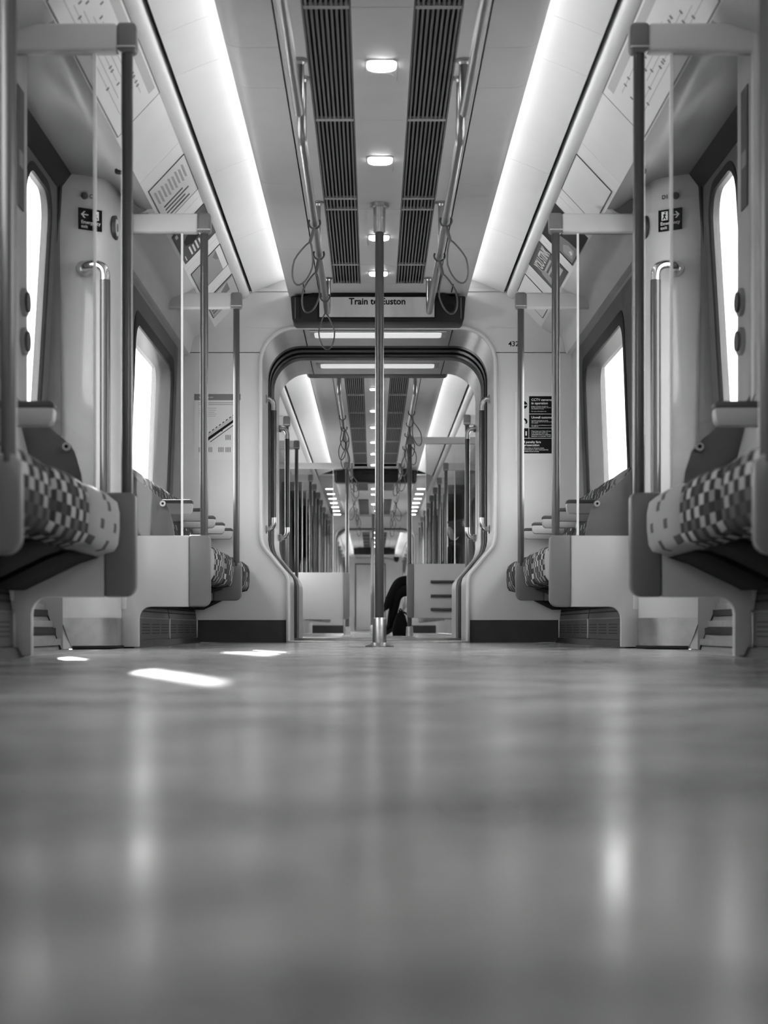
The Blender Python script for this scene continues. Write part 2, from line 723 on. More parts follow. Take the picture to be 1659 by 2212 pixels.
def ceiling(cname, y0, y1, cjoints, ojoints, ajoints, bays, doors, vent_end, cove_end):
    c = thing(cname, (0, (y0 + y1) / 2, CH), None, None, kind='structure')
    g = 0.0015
    MB().box(-1.42, 1.42, y0, y1, 2.29, 2.32).build('roof_skin', 'roof_dark', c)
    for s in (-1, 1):
        MB().box(s * 1.40, s * 1.43, y0, y1, 1.945, 2.29).build('roof_side', 'roof_dark', c)
    MB().box(-0.44, 0.44, y0, y1, 2.165, 2.18).build('backing', 'black', c)
    # centre panels between the two rows of grilles
    js = [y0] + cjoints + [vent_end]
    for a, b in zip(js, js[1:]):
        MB().box(-0.103, 0.103, a + g, b - g, CH, CH + 0.02).build('ceiling_panel', 'ceiling_white', c, bevel=0.0015, seg=1)
    MB().box(-0.352, 0.352, vent_end + g, y1, CH, CH + 0.02).build('ceiling_panel', 'ceiling_white', c, bevel=0.0015, seg=1)
    for s in (-1, 1):
        MB().box(s * 0.262, s * 0.352, y0, vent_end - g, CH, CH + 0.02).build('rail_panel', 'ceiling_white', c, bevel=0.0015, seg=1)
        js = [y0] + ojoints + [y1]
        prof = [(0.358, CH), (0.48, CH), (0.51, CH + 0.003), (0.53, CH + 0.010), (0.545, CH + 0.022)]
        for a, b in zip(js, js[1:]):
            MB().strip(mir(prof, s), a + g, b - g, 0.014 * s).build('outer_panel', 'ceiling_white', c)
        js = [y0] + [j for j in ojoints if j < cove_end] + [cove_end]
        prof = [(0.43, 2.24), (0.5, 2.236), (0.58, 2.218), (0.67, 2.184), (0.768, 2.142)]
        for a, b in zip(js, js[1:]):
            MB().strip(mir(prof, s), a + g, b - g, 0.01 * s).build('cove_panel', 'cove_white', c)
        # LED strip standing behind the lip of the ceiling panel
        MB().box(s * 0.462, s * 0.468, y0 + 0.03, cove_end - 0.03, CH + 0.026, CH + 0.072).build('led_strip', 'led', c, smooth=False)
        MB().box(s * 0.43, s * 0.461, y0, cove_end, CH + 0.015, CH + 0.08).build('led_housing', 'black', c)
        # slot and rounded cornice
        MB().box(s * 0.762, s * 0.80, y0, cove_end, 2.19, 2.20).build('slot_back', 'black', c)
        MB().box(s * 0.768, s * 0.7695, y0, cove_end, 2.145, 2.19).build('slot_side', 'black', c)
        corn = [(0.788, 2.19), (0.786, 2.150), (0.789, 2.136), (0.797, 2.124), (0.81, 2.114), (0.824, 2.109), (0.838, 2.108)]
        MB().strip(mir(corn, s), y0, y1, 0.012 * s).build('cornice', 'cove_white', c)
        js = [y0] + ajoints + [y1]
        for a, b in zip(js, js[1:]):
            MB().strip(mir(AD, s), a + g, b - g, 0.02 * s).build('advert_panel', 'ad_white', c)
        for a, b in bays:
            MB().strip(mir(BAY, s), a, b, 0.012 * s).build('coving', 'wall_white', c)
        for a, b in doors:
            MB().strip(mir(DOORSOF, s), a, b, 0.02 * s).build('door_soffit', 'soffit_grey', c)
            MB().prism(mir([(1.30, 2.0), (1.345, 1.93), (1.4, 1.93), (1.4, 2.0)], s), 'y', a + 0.1, b - 0.08).build('door_header', 'rubber', c)
        if cove_end < y1:
            MB().box(s * 0.55, s * 0.785, cove_end, y1, 2.15, 2.17).build('cove_panel', 'ceiling_white', c)
    return c


ceil1 = ceiling('ceiling', -3, 10.23, [-0.6, 0.6, 1.8, 3.0, 4.2, 5.40, 6.60, 8.01, 9.23], [0.5, 2.2, 3.9, 5.776, 6.207, 7.545, 8.844],
                [0.6, 2.8, 4.9, 6.93, 7.78, 8.62, 9.42], [(-3, 5.06), (7.34, 10.23)], [(5.06, 7.34)], 9.735, 10.2)
ceil2 = ceiling('ceiling', 12.0, 30.0, [13.2, 14.4, 15.6, 16.8, 18.0, 19.2, 20.4], [13.5, 16, 18.5, 21], [14, 16, 18, 20, 22, 24, 26, 28],
                [(12, 30)], [], 20.9, 22.5)
ceil3 = ceiling('ceiling', 31.8, 48.0, [34, 37, 40, 43], [35, 39, 43], [35, 39, 43], [(31.8, 48)], [], 46.0, 47.8)


# ---- ventilation grilles
def grille(y0, y1, s, label, nsl=9, fine=True):
    x0, x1 = 0.108, 0.257
    t = thing('ceiling_vent', (s * 0.183, (y0 + y1) / 2, CH), label, 'vent', 'ceiling ventilation grilles')
    MB().box(s * 0.104, s * 0.261, y0, y1, CH + 0.03, CH + 0.034).build('backing', 'black', t)
    for e in (y0 + 0.004, y1 - 0.012):
        MB().box(s * x0, s * x1, e, e + 0.008, CH - 0.001, CH + 0.012).build('cross_bar', 'bar_light', t)
    for a, b in ((0.1045, 0.108), (0.257, 0.2605)):
        MB().box(s * a, s * b, y0, y1, CH - 0.0005, CH + 0.03).build('side_frame', 'slat', t)
    pitch = (x1 - x0) / nsl
    if fine:
        first = None
        for k in range(nsl):
            xc = x0 + pitch * (k + 0.5)
            if first is None:
                first = MB().box(s * (xc - 0.0037), s * (xc + 0.0037), y0 + 0.012, y1 - 0.012, CH + 0.001, CH + 0.018).build('slat', 'slat', t, smooth=False)
            else:
                dup_part(first, t, (s * pitch * k, 0, 0))
    else:
        m = MB()
        for k in range(nsl):
            xc = x0 + pitch * (k + 0.5)
            m.box(s * (xc - 0.0037), s * (xc + 0.0037), y0 + 0.012, y1 - 0.012, CH + 0.001, CH + 0.018)
        m.build('slats', 'slat', t, smooth=False, kind='stuff')
    return t


vents = [(4.2, 5.40, 'long dark slatted ceiling grille cut off at the picture top'),
         (5.40, 6.60, 'dark slatted ceiling grille beside the first square downlight'),
         (6.60, 7.81, 'dark slatted ceiling grille beside the second square downlight'),
         (7.81, 8.01, 'short dark slatted ceiling grille beside the top of the centre pole'),
         (8.01, 9.23, 'dark slatted ceiling grille beside the downlight behind the centre pole'),
         (9.23, 9.735, 'short dark slatted ceiling grille just before the destination display')]
for a, b, l in vents:
    for s in (-1, 1):
        grille(a, b, s, l + ', ' + SIDE[s])
for a, b in ((3.0, 4.2), (1.8, 3.0)):
    for s in (-1, 1):
        grille(a, b, s, 'dark slatted ceiling grille overhead before the picture edge', fine=False)
for i, a in enumerate([12.05, 13.2, 14.4, 15.6, 16.8, 18.0, 19.2]):
    for s in (-1, 1):
        grille(a, a + 1.2 if i else 13.2, s, 'small far ceiling grille in the next carriage ' + SIDE[s], fine=False)
for a, b in ((22.3, 24.3), (26.0, 29.4)):
    for s in (-1, 1):
        t = thing('ceiling_vent', (s * 0.183, (a + b) / 2, CH), 'tiny grille beyond the next carriage display ' + SIDE[s], 'vent', 'ceiling ventilation grilles')
        m = MB()
        for k in range(9):
            xc = 0.108 + 0.149 / 9 * (k + 0.5)
            m.box(s * (xc - 0.0037), s * (xc + 0.0037), a, b, CH - 0.012, CH - 0.001)
        m.build('slats', 'slat', t, smooth=False, kind='stuff')
        MB().box(s * 0.104, s * 0.261, a, b, CH - 0.0035, CH - 0.0005).build('backing', 'black', t)
for s in (-1, 1):
    t = thing('ceiling_vent', (s * 0.183, 36, CH), 'tiny grille in the furthest carriage ' + SIDE[s], 'vent', 'ceiling ventilation grilles')
    MB().box(s * 0.104, s * 0.261, 33, 45.5, CH - 0.004, CH - 0.0005).build('backing', 'black', t)
    m = MB()
    for k in range(8):
        m.box(s * 0.104, s * 0.261, 34 + k * 1.4, 34.06 + k * 1.4, CH - 0.006, CH - 0.004)
    m.build('cross_bars', 'bar_light', t, kind='stuff')


# ---- side walls with window openings
def wallpatch(m, s, y0, y1, z0, z1, th=0.12):
    zs = [z0] + [z for z in (0.25, 0.75, 1.2, 1.8) if z0 < z < z1] + [z1]
    poly = [(wallx(z), z) for z in zs] + [(wallx(z) + th, z) for z in reversed(zs)]
    m.prism(mir(poly, s), 'y', y0, y1)


def wall(s, y0, y1, wins, parent, z0=0.0, z1=1.95, mat='wall_grey', zw=(0.78, 1.60)):
    if y0 < 0:
        zw = (1.0, 1.60)  # sills of the unseen rear windows raised to cut low light
    cuts = [y0]
    for a, b in wins:
        cuts += [a, b]
    cuts.append(y1)
    for i in range(len(cuts) - 1):
        a, b = cuts[i], cuts[i + 1]
        if i % 2 == 0:
            m = MB()
            wallpatch(m, s, a, b, z0, z1)
            m.build('wall_panel', mat, parent, smooth=False)
        else:
            m = MB()
            wallpatch(m, s, a, b, z0, zw[0])
            m.build('wall_panel', mat, parent, smooth=False)
            m = MB()
            wallpatch(m, s, a, b, zw[1], z1)
            m.build('wall_panel', mat, parent, smooth=False)


walls = {}
nwin = [0]


def window(s, y0, y1, z0, z1, dark=False):
    nwin[0] += 1
    t = thing('window_%d' % nwin[0], (s * wallx(z0), (y0 + y1) / 2, z0), None, None, kind='structure')
    f = lambda z: s * (wallx(z) - 0.006)
    MB().ringplate(rrect(y0 - 0.05, y1 + 0.05, z0 - 0.05, z1 + 0.05, 0.10), rrect(y0 + 0.012, y1 - 0.012, z0 + 0.012, z1 - 0.012, 0.11), f, s * 0.012, 2).build('window_frame', 'rubber', t)
    f2 = lambda z: s * (wallx(z) + 0.0)
    MB().ringplate(rrect(y0, y1, z0, z1, 0.005), rrect(y0 + 0.01, y1 - 0.01, z0 + 0.01, z1 - 0.01, 0.11), f2, s * 0.09, 1).build('reveal', 'window_panel', t)
    f3 = lambda z: s * (wallx(z) + 0.092)
    MB().pane(rrect(y0, y1, z0, z1, 0.02), f3, s * 0.006).build('pane', 'dark_window' if dark else 'window_glass', t)
    return t


BAYWIN = [(8.15, 9.66), (1.85, 3.35), (-2.8, -1.7)]  # last two unseen: rearmost added for fill light, other placed for its light
for s in (-1, 1):
    wl = thing('wall_' + SNAME[s], (s * 1.2, 4, 0), None, None, kind='structure')
    walls[s] = wl
    wall(s, -3, 5.10, [BAYWIN[2], BAYWIN[1]], wl)
    wall(s, 7.30, 10.25, [BAYWIN[0]], wl)
    wall(s, 12.0, 30, [(12.7, 14.0), (16.8, 18.4), (19.0, 20.6), (23.0, 24.6), (26.4, 28.6)], wl)
    wall(s, 31.8, 48, [(33, 35), (38, 41), (44, 46)], wl)
    for a, b in BAYWIN:
        window(s, a, b, 0.78 if a > 5 else 1.0, 1.60)
    for a, b in [(12.7, 14.0), (16.8, 18.4), (19.0, 20.6), (23.0, 24.6), (26.4, 28.6), (33, 35), (38, 41), (44, 46)]:
        window(s, a, b, 0.78, 1.60)
    # panel round the bay window, its backlit shade put in as dark colour
    f = lambda z: s * (wallx(z) - 0.003)
    MB().ringplate(rrect(7.40, 9.86, 0.70, 1.745, 0.02), rrect(8.12, 9.69, 0.76, 1.62, 0.12), f, s * 0.004, 2).build('window_surround', 'window_panel', wl)
    # pillars at both ends of the doorway, solid, with curved plan
    near = [(1.36, 5.50), (1.24, 5.485), (1.18, 5.46), (1.155, 5.42), (1.15, 5.36), (1.15, 5.08), (1.36, 5.08)]
    far = [(1.36, 6.99), (1.26, 7.035), (1.20, 7.075), (1.165, 7.12), (1.145, 7.18), (1.135, 7.26), (1.135, 7.33), (1.36, 7.33)]
    for nm, plan in (('door_pillar', near), ('door_pillar', far)):
        m = MB()
        zs = [0.0, 0.06, 0.13, 0.2, 0.45, 0.7, 1.1, 1.5, 1.8, 2.02]
        n = len(plan)
        vs = []
        for z in zs:
            for (x, y) in plan:
                vs.append((s * (x if x < 1.3 else doorx(z) + 0.01), y, z))
        fs = [tuple(range(n)), tuple(range(n * len(zs) - 1, n * (len(zs) - 1) - 1, -1))]
        for i in range(len(zs) - 1):
            for k in range(n):
                k2 = (k + 1) % n
                fs.append((i * n + k, i * n + k2, (i + 1) * n + k2, (i + 1) * n + k))
        m.add(vs, fs)
        m.build(nm, 'wall_white', wl, ang=30)
    # metal kick plates wrapped round the pillar feet
    for plan, sl in ((far, 1), (near, -1)):
        path = [p for p in plan if p[0] < 1.3]
        edge = plan[0]
        m = MB()
        pts_b = [(1.30, 7.015 if sl > 0 else 5.49)] + path
        pts_t = [(1.345, 6.995 if sl > 0 else 5.497)] + path
        vs = []
        for pts, z in ((pts_b, 0.004), (pts_t, 0.132)):
            for (x, y) in pts:
                dy = -0.004 if sl > 0 else 0.004
                vs.append((s * (x - 0.003), y + dy, z))
            for (x, y) in pts:
                vs.append((s * (x + 0.002), y, z))
        n = len(pts_b)
        fs = []
        for k in range(n - 1):
            fs.append((k, k + 1, 2 * n + k + 1, 2 * n + k))
            fs.append((n + k + 1, n + k, 3 * n + k, 3 * n + k + 1))
            fs.append((k + 1, k, n + k, n + k + 1))
            fs.append((2 * n + k, 2 * n + k + 1, 3 * n + k + 1, 3 * n + k))
        fs += [(0, 2 * n, 3 * n, n), (n - 1, 2 * n - 1, 4 * n - 1, 3 * n - 1)]
        m.add(vs, fs)
        m.build('kick_plate', 'kick_metal', wl)
        m = MB()
        m.tube([(s * (x - 0.004), y + (-0.004 if sl > 0 else 0.004), 0.006) for x, y in pts_b], 0.008, 6)
        m.build('foot_seal', 'rubber', wl)
MB().box(-1.42, 1.42, -3.08, -3.0, 0, 2.3).build('wall_rear', 'wall_white', kind='structure')

# ---- doors, two leaves on each side
nd = 0
for s in (-1, 1):
    nd += 1
    d = thing('door_%d' % nd, (s * 1.36, 6.25, 0), None, None, kind='structure')
    for (a, b, wa, wb) in ((5.505, 6.248, 5.66, 6.14), (6.252, 6.985, 6.36, 6.845)):
        f = lambda z: s * doorx(z)
        leaf = MB().ringplate(rrect(a, b, -0.03, 2.0, 0.004), rrect(wa, wb, 0.76, 1.87, 0.12), f, s * 0.035, 8).build('door_leaf', 'door_grey', d)
        f = lambda z: s * (doorx(z) - 0.005)
        MB().ringplate(rrect(wa - 0.03, wb + 0.03, 0.73, 1.90, 0.15), rrect(wa + 0.006, wb - 0.006, 0.766, 1.864, 0.115), f, s * 0.012, 2).build('window_seal', 'rubber', leaf)
        f = lambda z: s * (doorx(z) + 0.02)
        MB().pane(rrect(wa - 0.005, wb + 0.005, 0.755, 1.875, 0.12), f, s * 0.006).build('pane', 'window_glass', leaf)
        e = b if a > 6 else a
        zs = [-0.045, 0.2, 0.7, 1.3, 2.0]
        m = MB()
        poly = [(doorx(z) - 0.012, z) for z in zs] + [(doorx(z) + 0.03, z) for z in reversed(zs)]
        m.prism(mir(poly, s), 'y', e - 0.025, e + 0.02)
        m.build('door_seal', 'rubber', d)
        for k, (z, mt) in enumerate(((0.03, 'kick_metal'), (0.075, 'rubber'), (0.105, 'brushed'), (0.15, 'rubber'), (0.175, 'kick_metal'))):
            MB().box(s * (doorx(z) - 0.014), s * (doorx(z) + 0.01), a + 0.05, b - 0.05, z - 0.012, z + 0.014).build('kick_strip', mt, leaf)

# ---- carriage end walls and gangways
KEY = [(0.55, 0.0), (0.55, 0.36), (0.551, 0.38), (0.558, 0.412), (0.578, 0.44), (0.615, 0.48), (0.65, 0.526), (0.685, 0.565), (0.703, 0.59), (0.715, 0.625), (0.72, 0.66), (0.72, 1.70)]
KEY = KEY + [(0.50 + 0.22 * math.cos(math.radians(a)), 1.712 + 0.22 * math.sin(math.radians(a))) for a in range(0, 91, 10)]
TOPZ = KEY[-1][1]


def keyloop(sc=0.0):
    r = [(x + sc, z) if z < 1.70 else (x + sc * max(0.0, (x - 0.5) / 0.22), z + sc * min(1, (z - 1.70) / 0.2)) for x, z in KEY]
    return [(-x, z) for x, z in r] + [(x, z) for x, z in reversed(r)]


def endwall(name, y0, y1):
    t = thing(name, (0, (y0 + y1) / 2, 0), None, None, kind='structure')
    g = 0.0025
    ZJ = 1.78
    for s in (-1, 1):
        def side(zlo, zhi, xo=1.36):
            pts = [p for p in KEY if zlo < p[1] < zhi]

            def xat(z):
                for (xa, za), (xb, zb) in zip(KEY, KEY[1:]):
                    if za <= z <= zb and zb > za:
                        return xa + (xb - xa) * (z - za) / (zb - za)
                return KEY[0][0]
            pts = [(xat(zlo), zlo)] + pts + [(xat(zhi), zhi)]
            m = MB()
            for (xa, za), (xb, zb) in zip(pts, pts[1:]):
                if zb - za < 1e-6:
                    continue
                m.prism(mir([(xa, za), (xo, za), (xo, zb), (xb, zb)], s), 'y', y0, y1)
            return m
        side(0.0, 0.135).build('kick_plate', 'heater', t, smooth=False)
        side(0.138, ZJ - g).build('end_panel', 'wall_white', t, smooth=False)
        side(ZJ + g, TOPZ - 0.0005).build('upper_panel', 'wall_white', t, smooth=False)
    MB().box(-1.36, 1.36, y0, y1, TOPZ, 2.28).build('header_panel', 'wall_white', t, smooth=False)
    for s in (-1, 1):
        MB().box(s * 0.58, s * 1.36, y0 + 0.02, y1 - 0.005, 0.12, 0.15).build('joint_backing', 'black', t)
    MB().box(-1.36, -0.74, y0 + 0.02, y1 - 0.005, 1.77, 1.79).build('joint_backing', 'black', t)
    MB().box(0.74, 1.36, y0 + 0.02, y1 - 0.005, 1.77, 1.79).build('joint_backing', 'black', t)
    return t


end1 = endwall('wall_end', 10.23, 10.33)
end2 = endwall('wall_end', 11.93, 12.0)
end3 = endwall('wall_end', 30.0, 30.1)
end4 = endwall('wall_end', 31.7, 31.8)
ntrim = 0


def gangway(y0, lbl):
    global ntrim
    ntrim += 1
    t = thing('trim_%d' % ntrim, (0, y0, 0), None, None, kind='structure')
    k = keyloop()
    k2 = [(x * 1.0, z) for x, z in keyloop(-0.012)]
    MB().strip(keyloop(-0.006), y0 - 0.012, y0 + 0.62, 0.02).build('gangway_ring', 'gangway_metal', t)
    m = MB()
    # rolled bright lip on the saloon side
    m.tube([(x, y0 - 0.008, z) for x, z in keyloop(0.0)], 0.013, 8)
    m.build('gangway_lip', 'wall_white', t)
    # folds of the bellows
    for j in range(6):
        ya = y0 + 0.62 + j * 0.09
        o = 0.02 if j % 2 else -0.004
        MB().strip(keyloop(o), ya, ya + 0.09, 0.03).build('bellows_fold', 'rubber', t)
    MB().strip(keyloop(0.06), y0 + 0.6, y0 + 1.2, 0.02).build('bellows_cover', 'black', t)
    MB().strip(keyloop(-0.014), y0 + 1.16, y0 + 1.77, 0.02).build('gangway_ring', 'gangway_metal', t)
    # joints in the ring on either side of the tube light
    for s in (-1, 1):
        for ya in (y0, y0 + 1.16):
            MB().box(s * 0.455, s * 0.460, ya + 0.02, ya + 0.6, TOPZ - 0.018, TOPZ - 0.006).build('ring_joint', 'black', t)
    # floor plates
    MB().box(-0.56, 0.56, y0 - 0.03, y0 + 0.15, -0.05, 0.012).build('threshold', 'brushed', t, bevel=0.005)
    MB().box(-0.56, 0.56, y0 + 0.17, y0 + 0.75, -0.05, 0.006).build('floor_plate', 'heater', t)
    MB().box(-0.56, 0.56, y0 + 0.77, y0 + 1.0, -0.05, 0.022).build('floor_plate', 'kick_metal', t, bevel=0.005)
    MB().box(-0.56, 0.56, y0 + 1.02, y0 + 1.97, -0.05, 0.014).build('floor_plate', 'heater', t)
    for s in (-1, 1):
        MB().box(s * 0.55, s * 1.3, y0 + 0.1, y0 + 1.7, -0.05, 2.3).build('outer_cover', 'black', t) if False else None
    MB().box(-1.42, 1.42, y0 + 0.1, y0 + 1.72, 2.24, 2.3).build('roof_cover', 'roof_dark', t)
    for s in (-1, 1):
        MB().box(s * 0.95, s * 1.0, y0 + 0.1, y0 + 1.70, -0.05, 2.24).build('side_cover', 'black', t)
    return t


gangway(10.23, '')
gangway(30.0, '')


def tube_light(y0, label):
    t = thing('tube_light', (0, y0, TOPZ - 0.012), label, 'light', 'gangway tube lights')
    MB().box(-0.425, 0.425, y0 - 0.11, y0 + 0.11, TOPZ - 0.016, TOPZ - 0.008).build('housing', 'gangway_metal', t, bevel=0.002)
    MB().prism(rrect(-0.395, 0.395, y0 - 0.08, y0 + 0.08, 0.025), 'z', TOPZ - 0.022, TOPZ - 0.014).build('diffuser', 'tube_lens', t)
    return t


tube_light(10.23 + 0.16, 'long white tube light over the gangway mouth under the destination display')
tube_light(10.23 + 1.38, 'long white tube light over the far side of the gangway bellows')

# ---- end of the train: wall with a cab door
ew = thing('wall_cab', (0, 48.05, 0), None, None, kind='structure')
MB().box(-1.36, 1.36, 48.0, 48.1, 0, 2.28).build('end_panel', 'wall_white', ew)
dd = thing('door_3', (-0.2, 47.98, 0), None, None, kind='structure')
MB().box(-0.52, 0.3, 47.96, 47.995, 0.02, 1.92).build('door_leaf', 'wall_white', dd, bevel=0.006)
m = MB()
m.box(-0.545, -0.525, 47.97, 48.0, 0, 1.95).box(0.305, 0.325, 47.97, 48.0, 0, 1.95).box(-0.545, 0.325, 47.97, 48.0, 1.925, 1.95)
m.build('door_frame', 'rubber', dd)
MB().box(-0.5, 0.28, 47.95, 47.962, 0.02, 0.14).build('kick_plate', 'kick_metal', dd)
MB().tube([(0.86, 47.93, 0.3), (0.86, 47.93, 1.4)], 0.02, 8).build('grab_bar', 'pole_paint', ew)

# ================================================================== things
# ---- downlights
def downlight(y, label, x=0.0, group='square ceiling downlights', small=False):
    t = thing('ceiling_light', (x, y, CH), label, 'light', group)
    a, b = (0.05, 0.05)
    if small:
        MB().prism(rrect(x - 0.055, x + 0.055, y - 0.03, y + 0.03, 0.02), 'z', CH - 0.012, CH - 0.001).build('lens', 'lens', t)
        MB().prism(rrect(x - 0.065, x + 0.065, y - 0.055, y + 0.055, 0.02), 'z', CH - 0.005, CH - 0.0005).build('trim_ring', 'ceiling_white', t)
        return t
    MB().prism(rrect(x - a, x + a, y - b, y + b, 0.038), 'z', CH - 0.010, CH - 0.003).build('lens', 'lens', t)
    MB().prism(rrect(x - 0.056, x + 0.056, y - 0.058, y + 0.19, 0.02), 'z', CH - 0.0035, CH - 0.0003).build('trim_plate', 'ceiling_white', t, bevel=0.001, seg=1)
    MB().prism(rrect(x - 0.045, x + 0.045, y + 0.075, y + 0.165, 0.04), 'z', CH - 0.0055, CH - 0.003).build('sensor_cover', 'wall_grey', t)
    return t


downlight(5.95, 'bright square downlight closest to the top of the picture')
downlight(7.157, 'bright square downlight just above the top of the centre pole')
downlight(8.572, 'bright square downlight partly hidden by the collar of the centre pole')
downlight(9.443, 'bright square downlight above the destination display')
for y in (4.75, 3.5, 2.2):
    downlight(y, 'square downlight overhead before the picture edge')
for y in (14.0, 15.4, 16.65, 18.0, 19.2, 20.5, 24.0, 25.0, 27.0, 28.5):
    downlight(y, 'tiny downlight in the ceiling of the next carriage', group='downlights of the next carriage', small=True)
for y in (33, 35, 37, 39, 41, 43, 45):
    downlight(y, 'tiny downlight in the ceiling of the furthest carriage', group='downlights of the furthest carriage', small=True)
for s in (-1, 1):
    for k in range(7):
        downlight(24.0 + 0.9 * k, 'tiny downlight in the side row before the second gangway', x=s * 0.66, group='side downlights of the next carriage', small=True)

# ---- handrails below the ceiling
def rail(pts, label, brackets, s):
    t = thing('ceiling_handrail', (s * 0.291, pts[0][1], 1.888), label, 'handrail', 'ceiling handrails')
    MB().tube(pts, 0.017, 14).build('tube', 'rail_steel', t)
    for y in brackets:
        MB().lathe((s * 0.291, y), [(0.03, CH - 0.0005), (0.03, CH - 0.006), (0.02, CH - 0.010), (0.0165, CH - 0.02)], 16).build('ceiling_flange', 'steel', t)
    return t


def bend(x, y0, z0, y1, z1, n=6):
    """quarter curve from horizontal (at y0,z0) to vertical (y1,z1)"""
    r = abs(y1 - y0)
    sg = 1 if y1 > y0 else -1
    out = []
    for k in range(n + 1):
        a = PI / 2 * k / n
        out.append((x, y0 + sg * r * math.sin(a), z0 + r * (1 - math.cos(a))))
    out.append((x, y1, z1))
    return out


for s in (-1, 1):
    X = s * 0.291
    Z = 1.888
    rail([(X, 0.5, Z), (X, 2, Z), (X, 4, Z)] + bend(X, 5.80, Z, 5.90, CH - 0.005), 'steel ceiling handrail running out of the picture top ' + SIDE[s], [5.90], s)
    r2 = [(p[0], p[1], p[2]) for p in reversed(bend(X, 6.19, Z, 6.09, CH - 0.005))] + [(X, 7.0, Z), (X, 8.0, Z), (X, 9.0, Z)] + bend(X, 9.47, Z, 9.57, CH - 0.005)
    t = rail(r2, 'steel ceiling handrail with hanging straps before the display ' + SIDE[s], [6.09, 7.87, 9.57], s)
    MB().tube([(X, 7.87, Z), (X, 7.87, CH - 0.005)], 0.014, 12).build('support_post', 'steel', t)
    r3 = list(reversed(bend(X, 12.8, Z, 12.7, CH - 0.005))) + [(X, 16, Z)] + bend(X, 20.0, Z, 20.1, CH - 0.005)
    rail(r3, 'steel ceiling handrail in the next carriage ' + SIDE[s], [12.7, 20.1], s)
    r4 = list(reversed(bend(X, 22.6, Z, 22.5, CH - 0.005))) + [(X, 25, Z)] + bend(X, 29.0, Z, 29.1, CH - 0.005)
    rail(r4, 'steel ceiling handrail beyond the next carriage display ' + SIDE[s], [22.5, 29.1], s)


# ---- hanging straps: collar, cable, teardrop loop
def strap(s, y, tilt, yaw, label, group='hanging straps on the ceiling handrails'):
    X, Z = s * 0.291, 1.888
    t = thing('hanging_strap', (X, y, Z - 0.3), label, 'strap', group)
    m = MB()
    pts = []
    for k in range(13):
        a = math.radians(150 + 240 * k / 12)
        pts.append((X + 0.026 * math.cos(a), y, Z + 0.026 * math.sin(a)))
    m.tube(pts, 0.0045, 6)
    m.build('collar', 'strap', t)
    M = Matrix.Translation((X, y, Z - 0.024)) @ Matrix.Rotation(tilt, 4, 'Y') @ Matrix.Rotation(yaw, 4, 'Z')
    MB().tube([M @ Vector((0, 0, 0)), M @ Vector((0, 0, -0.07))], [0.009, 0.007], 8).build('stem', 'strap', t)
    lp = []
    for k in range(24):
        a = 2 * PI * k / 24
        zz = -0.165 + 0.098 * math.cos(a)
        wd = 0.043 * math.sin(a) * (1 - 0.55 * max(0, math.cos(a)) ** 1.2)
        lp.append(M @ Vector((wd, 0, zz)))
    MB().loop(lp, 0.0042, 6).build('grip_loop', 'strap', t)
    return t


for s, y, tl, yw, l in ((-1, 7.40, 0.30, 0.25, 'thin black hanging strap swung outwards beside the centre pole collar'),
                        (-1, 8.02, 0.22, 0.4, 'thin black hanging strap, middle of three before the display'),
                        (-1, 9.05, -0.05, 0.1, 'thin black strap whose loop hangs across the destination display'),
                        (1, 7.36, -0.30, -0.2, 'thin black strap with a wide loop swung outwards'),
                        (1, 8.06, -0.24, -0.3, 'thin black strap with loop crossing the display corner')):
    strap(s, y, tl, yw, l + ', ' + SIDE[s] if s > 0 or y > 9 else l + ' ' + SIDE[s])
for i, (s, y) in enumerate(((-1, 14.2), (-1, 15.0), (-1, 15.9), (-1, 18.6), (-1, 19.5), (1, 13.9), (1, 14.7), (1, 15.5), (1, 16.6), (1, 18.4), (1, 19.2),
                            (-1, 23.4), (-1, 25.2), (-1, 27.4), (1, 23.6), (1, 25.6), (1, 27.6))):
    strap(s, y, random.uniform(-0.3, 0.3), random.uniform(-0.8, 0.8), 'small hanging strap in the next carriage ' + SIDE[s], 'hanging straps of the next carriage ' + SIDE[s])

# ---- centre poles
def centre_pole(y, label, group='floor to ceiling poles', x=0.0):
    t = thing('grab_pole', (x, y, 0), label, 'pole', group)
    MB().tube([(x, y, 0.10), (x, y, 2.0)], 0.021, 18).build('pole', 'pole_paint', t)
    MB().lathe((x, y), [(0.068, 0.0005), (0.068, 0.005), (0.045, 0.014), (0.036, 0.02)], 24).build('floor_flange', 'steel', t)
    MB().lathe((x, y), [(0.033, 0.012), (0.032, 0.13), (0.029, 0.138), (0.022, 0.139)], 24).build('lower_sleeve', 'brushed', t)
    MB().lathe((x, y), [(0.022, 1.962), (0.027, 1.963), (0.030, 2.09)], 24).build('upper_sleeve', 'brushed', t)
    MB().lathe((x, y), [(0.031, 2.08), (0.046, 2.084), (0.046, CH - 0.0005)], 24).build('ceiling_flange', 'steel', t)
    return t


centre_pole(7.9, 'dark floor to ceiling grab pole standing alone in the aisle centre')
centre_pole(27.3, 'small dark grab pole in the next carriage just before the second gangway', x=-0.03)
centre_pole(34.5, 'tiny dark grab pole in the furthest carriage', x=-0.06)

# ---- draught screens
SCREENG = 'draught screens at the seat ends'


